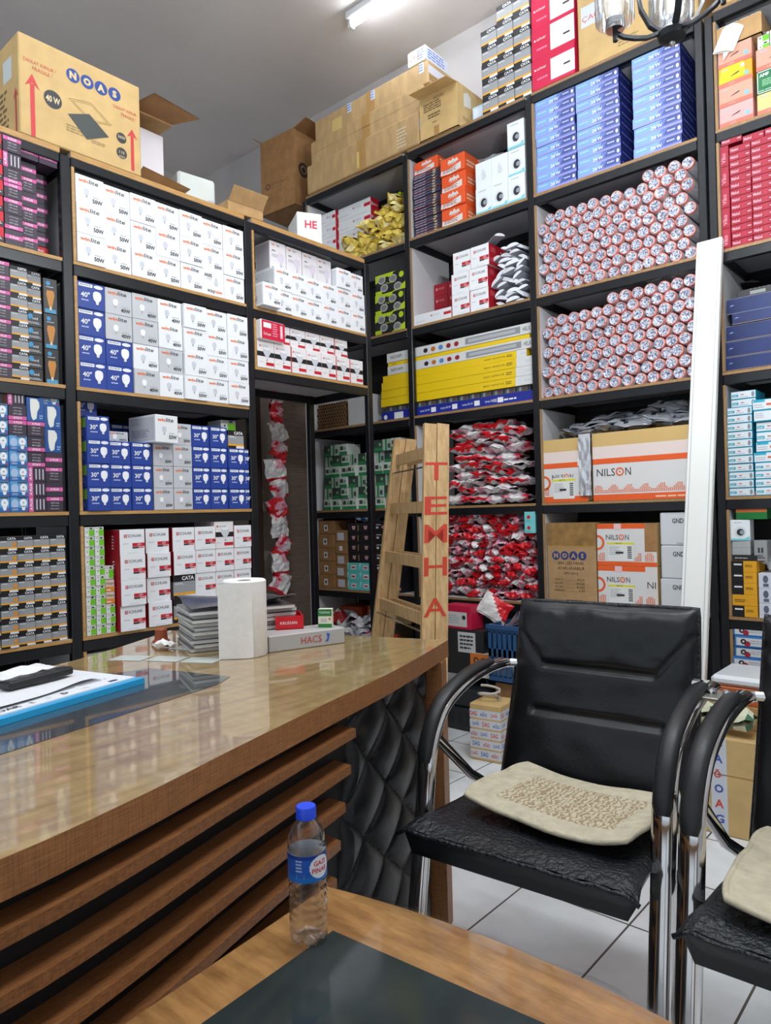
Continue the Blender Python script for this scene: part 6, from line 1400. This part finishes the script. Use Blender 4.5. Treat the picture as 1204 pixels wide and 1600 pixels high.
# ================================================================= leather chairs
def make_chair(label, x, y, rz=0):
    t = thing('armchair', label, 'chair', (x, y, 0), (0, 0, rz))
    # local: x across, +y towards the back, origin under the seat middle; front edge at y=-.21
    hw = .2525
    path = [(-.015, .06), (-.01, .12), (.002, .226), (.038, .42), (.052, .50), (.064, .565), (.090, .62), (.135, .662), (.225, .692), (.33, .704), (.43, .702)]
    path = smooth_curve(path, 4)
    for s in (-1, 1):
        b = MB(); prof = [(.0225*math.cos(a*PI/8), .0125*math.sin(a*PI/8)) for a in range(16)]
        rear = [(.27, .014), (.14, .014), (.03, .016), (.0, .028), (-.012, .05)]
        full = smooth_curve(rear+path[1:3]+path[3:], 2)
        b.sweep([(s*hw, q[0]-.15, q[1]) for q in full], [(yy, xx) for xx, yy in prof], CHROME, up=(1, 0, 0))
        af = obj('arm_frame', b.build('arm_frame', 1.0), t)
        b = MB(); pad = [q for q in path if q[1] > .535 and q[0] < .36]
        def nrm(i):
            a = Vector((0, pad[min(i+1, len(pad)-1)][0]-pad[max(i-1, 0)][0], pad[min(i+1, len(pad)-1)][1]-pad[max(i-1, 0)][1])).normalized(); return Vector((0, -a.z, a.y))
        pp = [Vector((s*hw, q[0]-.15, q[1]))+nrm(i)*.0145 for i, q in enumerate(pad)]
        sc = [.75 if i in (0, len(pp)-1) else 1 for i in range(len(pp))]
        b.sweep(pp, [(.010*math.sin(a*PI/8), .0185*math.cos(a*PI/8)) for a in range(16)], M('armrest_rubber', (28, 29, 31), .42), up=(1, 0, 0), scale=sc)
        obj('armrest', b.build('armrest', 1.0), af)
        b = MB(); b.tube([(s*hw, -.055, .598), (s*(hw-.008), .08, .475), (s*.20, .16, .41)], .0115, CHROME, 10, up=(1, 0, 0)); obj('brace', b.build('brace', 1.0), af)
    b = MB()
    b.tube([(-hw+.008, .03, .385), (hw-.008, .03, .385)], .011, CHROME, 10); obj('seat_rail', b.build('seat_rail', 1.0), t)
    # seat: thick cushion, waterfall front, slightly dished
    b = MB(); n = 34
    def seat(u, v):
        x_ = (u-.5)*2; y_ = -.215+.415*v
        w = .232-.012*v+.012*(1-v)**6
        top = .470-.022*v-.012*(1-x_*x_)*math.sin(PI*min(1, v*1.05))
        top -= .03*max(0, .09-v)/.09*(.4)
        edge = max(0, abs(x_)-.9)/.1
        return (x_*w, y_, top-.012*edge**2+.0035*noise3(x_*5, v*6, 2))
    b.grid(seat, n, n, LEATHERW)
    def under(u, v):
        x_, y_, z = seat(u, v); k = 1 if 0 < u < 1 and 0 < v < 1 else 0
        return (x_*(.93 if k else 1), y_ if v > 0 else y_, z-.012 if not k else .405-.01*math.sin(PI*u))
    b.grid(lambda u, v: (seat(u, v)[0]*1.0, seat(u, v)[1]-.0, seat(u, v)[2]) if v in (0, 1) or u in (0, 1) else (seat(u, v)[0]*.97, seat(u, v)[1], .402+.008*v), n, n, LEATHER)
    st = obj('seat', b.build('seat', 3.2), t)
    b = MB()
    for zz_, yo in ((.0, -.219),):
        b.tube([(-.246+.492*i/20, yo+.004*noise3(i*.6, 0, 0), seat(i/20, 0)[2]-.004+.004*noise3(i*.9, 2, 1)) for i in range(21)], .0045, LEATHERW, 8)
    b.tube([(.222, -.2, .455), (.222, .19, .437)], .004, LEATHERW, 8); b.tube([(-.222, -.2, .455), (-.222, .19, .437)], .004, LEATHERW, 8)
    obj('seat_piping', b.build('seat_piping', 3.2), st)
    # backrest: tall padded slab leaning back, three stitched fields
    b = MB()
    def bk_(u, v, f):
        x_ = (u-.5)*2; w = .219+.012*(1-v)
        z = .43+v*.43; y_ = .215+.155*v-.035*v*v+.012*x_*x_*0
        e = max(0, 1-abs(x_)**8)**.5*max(0, 1-(2*v-1)**10)**.5
        if f:
            seam = math.exp(-((v-.40)/.018)**2)*(abs(x_) < .72)+math.exp(-((v-.655)/.018)**2)*(abs(x_) < .62)
            s2 = math.exp(-(((v-.655)-(abs(x_)-.62)*.62)/.02)**2)*(.62 <= abs(x_) < .98)
            puff = .028*e-.012*seam-.008*s2+.004*math.sin(v*6.3*1.5)
            wr = .0025*noise3(x_*3, v*9, 1)+.0016*noise3(x_*9, v*14, 5)*(v > .75)
            return (x_*w, y_-.004-puff-wr, z+.004*noise3(x_*2, 0, 7)*(v > .95))
        return (x_*w, y_+.004+.020*e, z)
    b.grid(lambda u, v: bk_(u, v, 1), 60, 70, LEATHER); b.grid(lambda u, v: bk_(u, v, 0), 30, 30, LEATHER)
    br = obj('backrest', b.build('backrest', 3.2), t)
    b = MB(); ed = [bk_(0, i/24, 0) for i in range(25)]+[bk_(i/20, 1, 0) for i in range(1, 21)]+[bk_(1, 1-i/24, 0) for i in range(1, 25)]
    b.tube(ed, .0065, LEATHERW, 8, up=(0, 1, 0)); obj('back_piping', b.build('back_piping', 3.2), br)
    for s in (-1, 1):
        b = MB(); b.tube([(s*.2535, .268, .702), (s*.235, .288, .702), (s*.19, .300, .702)], .0115, CHROME, 10); obj('back_bracket', b, br)
    return t
CX, CY = -.735, 1.345
make_chair('black leather armchair with chrome arms behind the coffee table, fully in view', CX, CY, .08)
make_chair('black leather armchair cut by the edge of the view, second of the pair', CX+.572, CY-.02, .03)
# flat cushions on the seats
CUSH = M('cushion_cream', (192, 182, 158), .95, noise=.08, scale=40, bump=.35, bscale=90)
def cushion_mat():
    m = bpy.data.materials.new('cushion_patterned'); m.use_nodes = True; nt = m.node_tree; b = nt.nodes['Principled BSDF']; b.inputs['Roughness'].default_value = .95
    tc = nt.nodes.new('ShaderNodeTexCoord'); w = nt.nodes.new('ShaderNodeTexWave'); w.inputs['Scale'].default_value = 26; w.inputs['Distortion'].default_value = 9; w.inputs['Detail'].default_value = 2; w.inputs['Detail Scale'].default_value = 3
    nt.links.new(tc.outputs['Object'], w.inputs['Vector']); r = nt.nodes.new('ShaderNodeValToRGB'); r.color_ramp.elements[0].position = .42; r.color_ramp.elements[1].position = .55
    r.color_ramp.elements[0].color = rgb((152, 132, 100)); r.color_ramp.elements[1].color = rgb((192, 182, 158)); nt.links.new(w.outputs[0], r.inputs[0]); nt.links.new(r.outputs[0], b.inputs['Base Color'])
    return m
CPAT = cushion_mat()
def cushion(w, d, pat):
    b = MB()
    def top(u, v, f=1):
        x_, y_ = (u-.5)*2, (v-.5)*2
        e = max(0, 1-abs(x_)**6)**.5*max(0, 1-abs(y_)**6)**.5
        z = .012+.006*e*f+.016*x_*x_*(1 if x_ < 0 else 1.2)+.008*noise3(x_, y_, 4)-.008*max(0, -y_)**2
        rr = 1-.06*(abs(x_)*abs(y_))**3
        return (x_*w/2*rr+.006*noise3(y_*2, 1, 0), y_*d/2*rr+.008*noise3(x_*2, 0, 2), z-(0 if f > 0 else .007))
    b.grid(top, 34, 30, lambda u, v: CPAT if pat and .16 < u < .86 and .12 < v < .74 else CUSH)
    b.grid(lambda u, v: top(u, v, -1), 20, 18, CUSH)
    ed = [top(i/16, 0, -1) for i in range(17)]+[top(1, i/16, -1) for i in range(1, 17)]+[top(1-i/16, 1, -1) for i in range(1, 17)]+[top(0, 1-i/16, -1) for i in range(1, 16)]
    b.tube([(x, y, z+.004) for x, y, z in ed], .006, CUSH, 8, closed=True)
    return b
o = obj('seat_cushion', cushion(.375, .265, True).build('seat_cushion', 3.2), None, (CX+.028, CY+.022, .474), (-.045, 0, -.02), 'cream patterned seat pad with faded brown motif on the nearer armchair', 'cushion')
o = obj('seat_cushion', cushion(.39, .33, False).build('seat_cushion', 3.2), None, (CX+.572, CY-.03, .474), (-.045, 0, .05), 'plain beige seat pad on the armchair cut by the view edge', 'cushion')
# metal link between the arms of the two chairs
b = MB(); b.box(-.02, .035, -.05, .02, 0, .006, M('zinc_plate', (150, 146, 138), .35, metal=.8), .001)
for x in (-.008, .022): b.T = Matrix.Translation((x, -.01, .006)); b.lathe([(.0, .012), (.008, .01), (.01, .004), (.01, 0)], CHROME, 12)
b.T = None
obj('link_plate', b.build('link_plate', .7), None, (CX+.2525+.022, CY+.20, .708), label='grey metal plate with two bolts joining the arms of the two chairs', cat='bracket')

# ================================================================= chandelier
ch_ = thing('chandelier', 'dark metal chandelier with clear glass shades hanging near the tall shelves', 'chandelier', (-.582, 1.747, 0))
IRON = M('dark_iron', (22, 26, 30), .45); GLASS = glassmat('shade_glass', (.93, .945, .955), .05, .22)
b = MB(); b.lathe([(0, 2.205), (.010, 2.205), (.030, 2.215), (.034, 2.228), (.028, 2.238), (0, 2.24)], IRON, 24); b.lathe([(0, 2.197), (.007, 2.199), (.008, 2.206), (0, 2.207)], CHROME, 12); hb_ = obj('hub', b.build('hub', .7), ch_)
b = MB(); b.lathe([(.012, 2.238), (.02, 2.24), (.02, 2.262), (.014, 2.27)], CHROME, 20); obj('hub_collar', b.build('hub_collar', .7), hb_)
b = MB(); b.lathe([(.018, 2.256), (.046, 2.256), (.051, 2.262), (.053, 2.42), (.051, 2.42), (.049, 2.264), (.018, 2.259)], GLASS, 28); obj('centre_shade', b.build('centre_shade', 3.2), ch_)
b = MB(); b.lathe([(.008, 2.27), (.009, 2.31), (.02, 2.34), (.024, 2.37), (.016, 2.395), (0, 2.402)], M('lit_bulb', (240, 246, 255), .3, emit=4), 18); obj('light_bulb', b.build('light_bulb', 3.2), ch_)
for k in range(4):
    a = .6+k*PI/2; c, s = math.cos(a), math.sin(a)
    b = MB(); b.sweep([(c*r, s*r, z) for r, z in ((.026, 2.232), (.05, 2.25), (.07, 2.29), (.076, 2.34), (.07, 2.42), (.045, 2.52), (.012, 2.60))], [(-.0075, -.0035), (.0075, -.0035), (.0075, .0035), (-.0075, .0035)], IRON); obj('rib', b, ch_)
b = MB(); b.tube([(0, 0, 2.58), (0, 0, 4.098)], .008, IRON, 10, up=(1, 0, 0)); b.lathe([(0, 4.05), (.05, 4.06), (.055, 4.098), (0, 4.099)], IRON, 20); obj('stem', b, ch_)
for k, a in enumerate((math.radians(221), math.radians(-19))):
    c, s = math.cos(a), math.sin(a)
    b = MB(); b.sweep([(c*r, s*r, z) for r, z in ((.03, 2.228), (.06, 2.218), (.09, 2.218), (.115, 2.222), (.135, 2.232))], [(-.005, -.004), (.005, -.004), (.005, .004), (-.005, .004)], IRON); ar = obj('arm', b, ch_)
    b = MB(); b.T = Matrix.Translation((c*.135, s*.135, 0)); b.lathe([(0, 2.212), (.006, 2.212), (.006, 2.24), (0, 2.24)], IRON, 10); obj('arm_end', b, ar)
    b = MB(); b.T = Matrix.Translation((c*.135, s*.135, 0)); b.lathe([(0, 2.238), (.021, 2.238), (.022, 2.243), (.022, 2.262), (.014, 2.266), (0, 2.266)], CHROME, 20); obj('lamp_holder', b.build('lamp_holder', .6), ar)
    b = MB(); b.T = Matrix.Translation((c*.135, s*.135, 0)); b.lathe([(.016, 2.256), (.042, 2.256), (.045, 2.26), (.045, 2.41), (.043, 2.41), (.043, 2.262), (.016, 2.259)], GLASS, 28); obj('glass_shade', b.build('glass_shade', .9), ar)
    b = MB(); b.T = Matrix.Translation((c*.135, s*.135, 0)); b.lathe([(.008, 2.266), (.009, 2.30), (.02, 2.33), (.024, 2.36), (.016, 2.385), (0, 2.392)], M('lit_bulb', (240, 246, 255), .3, emit=4), 18); obj('light_bulb', b.build('light_bulb', 3.2), ar)
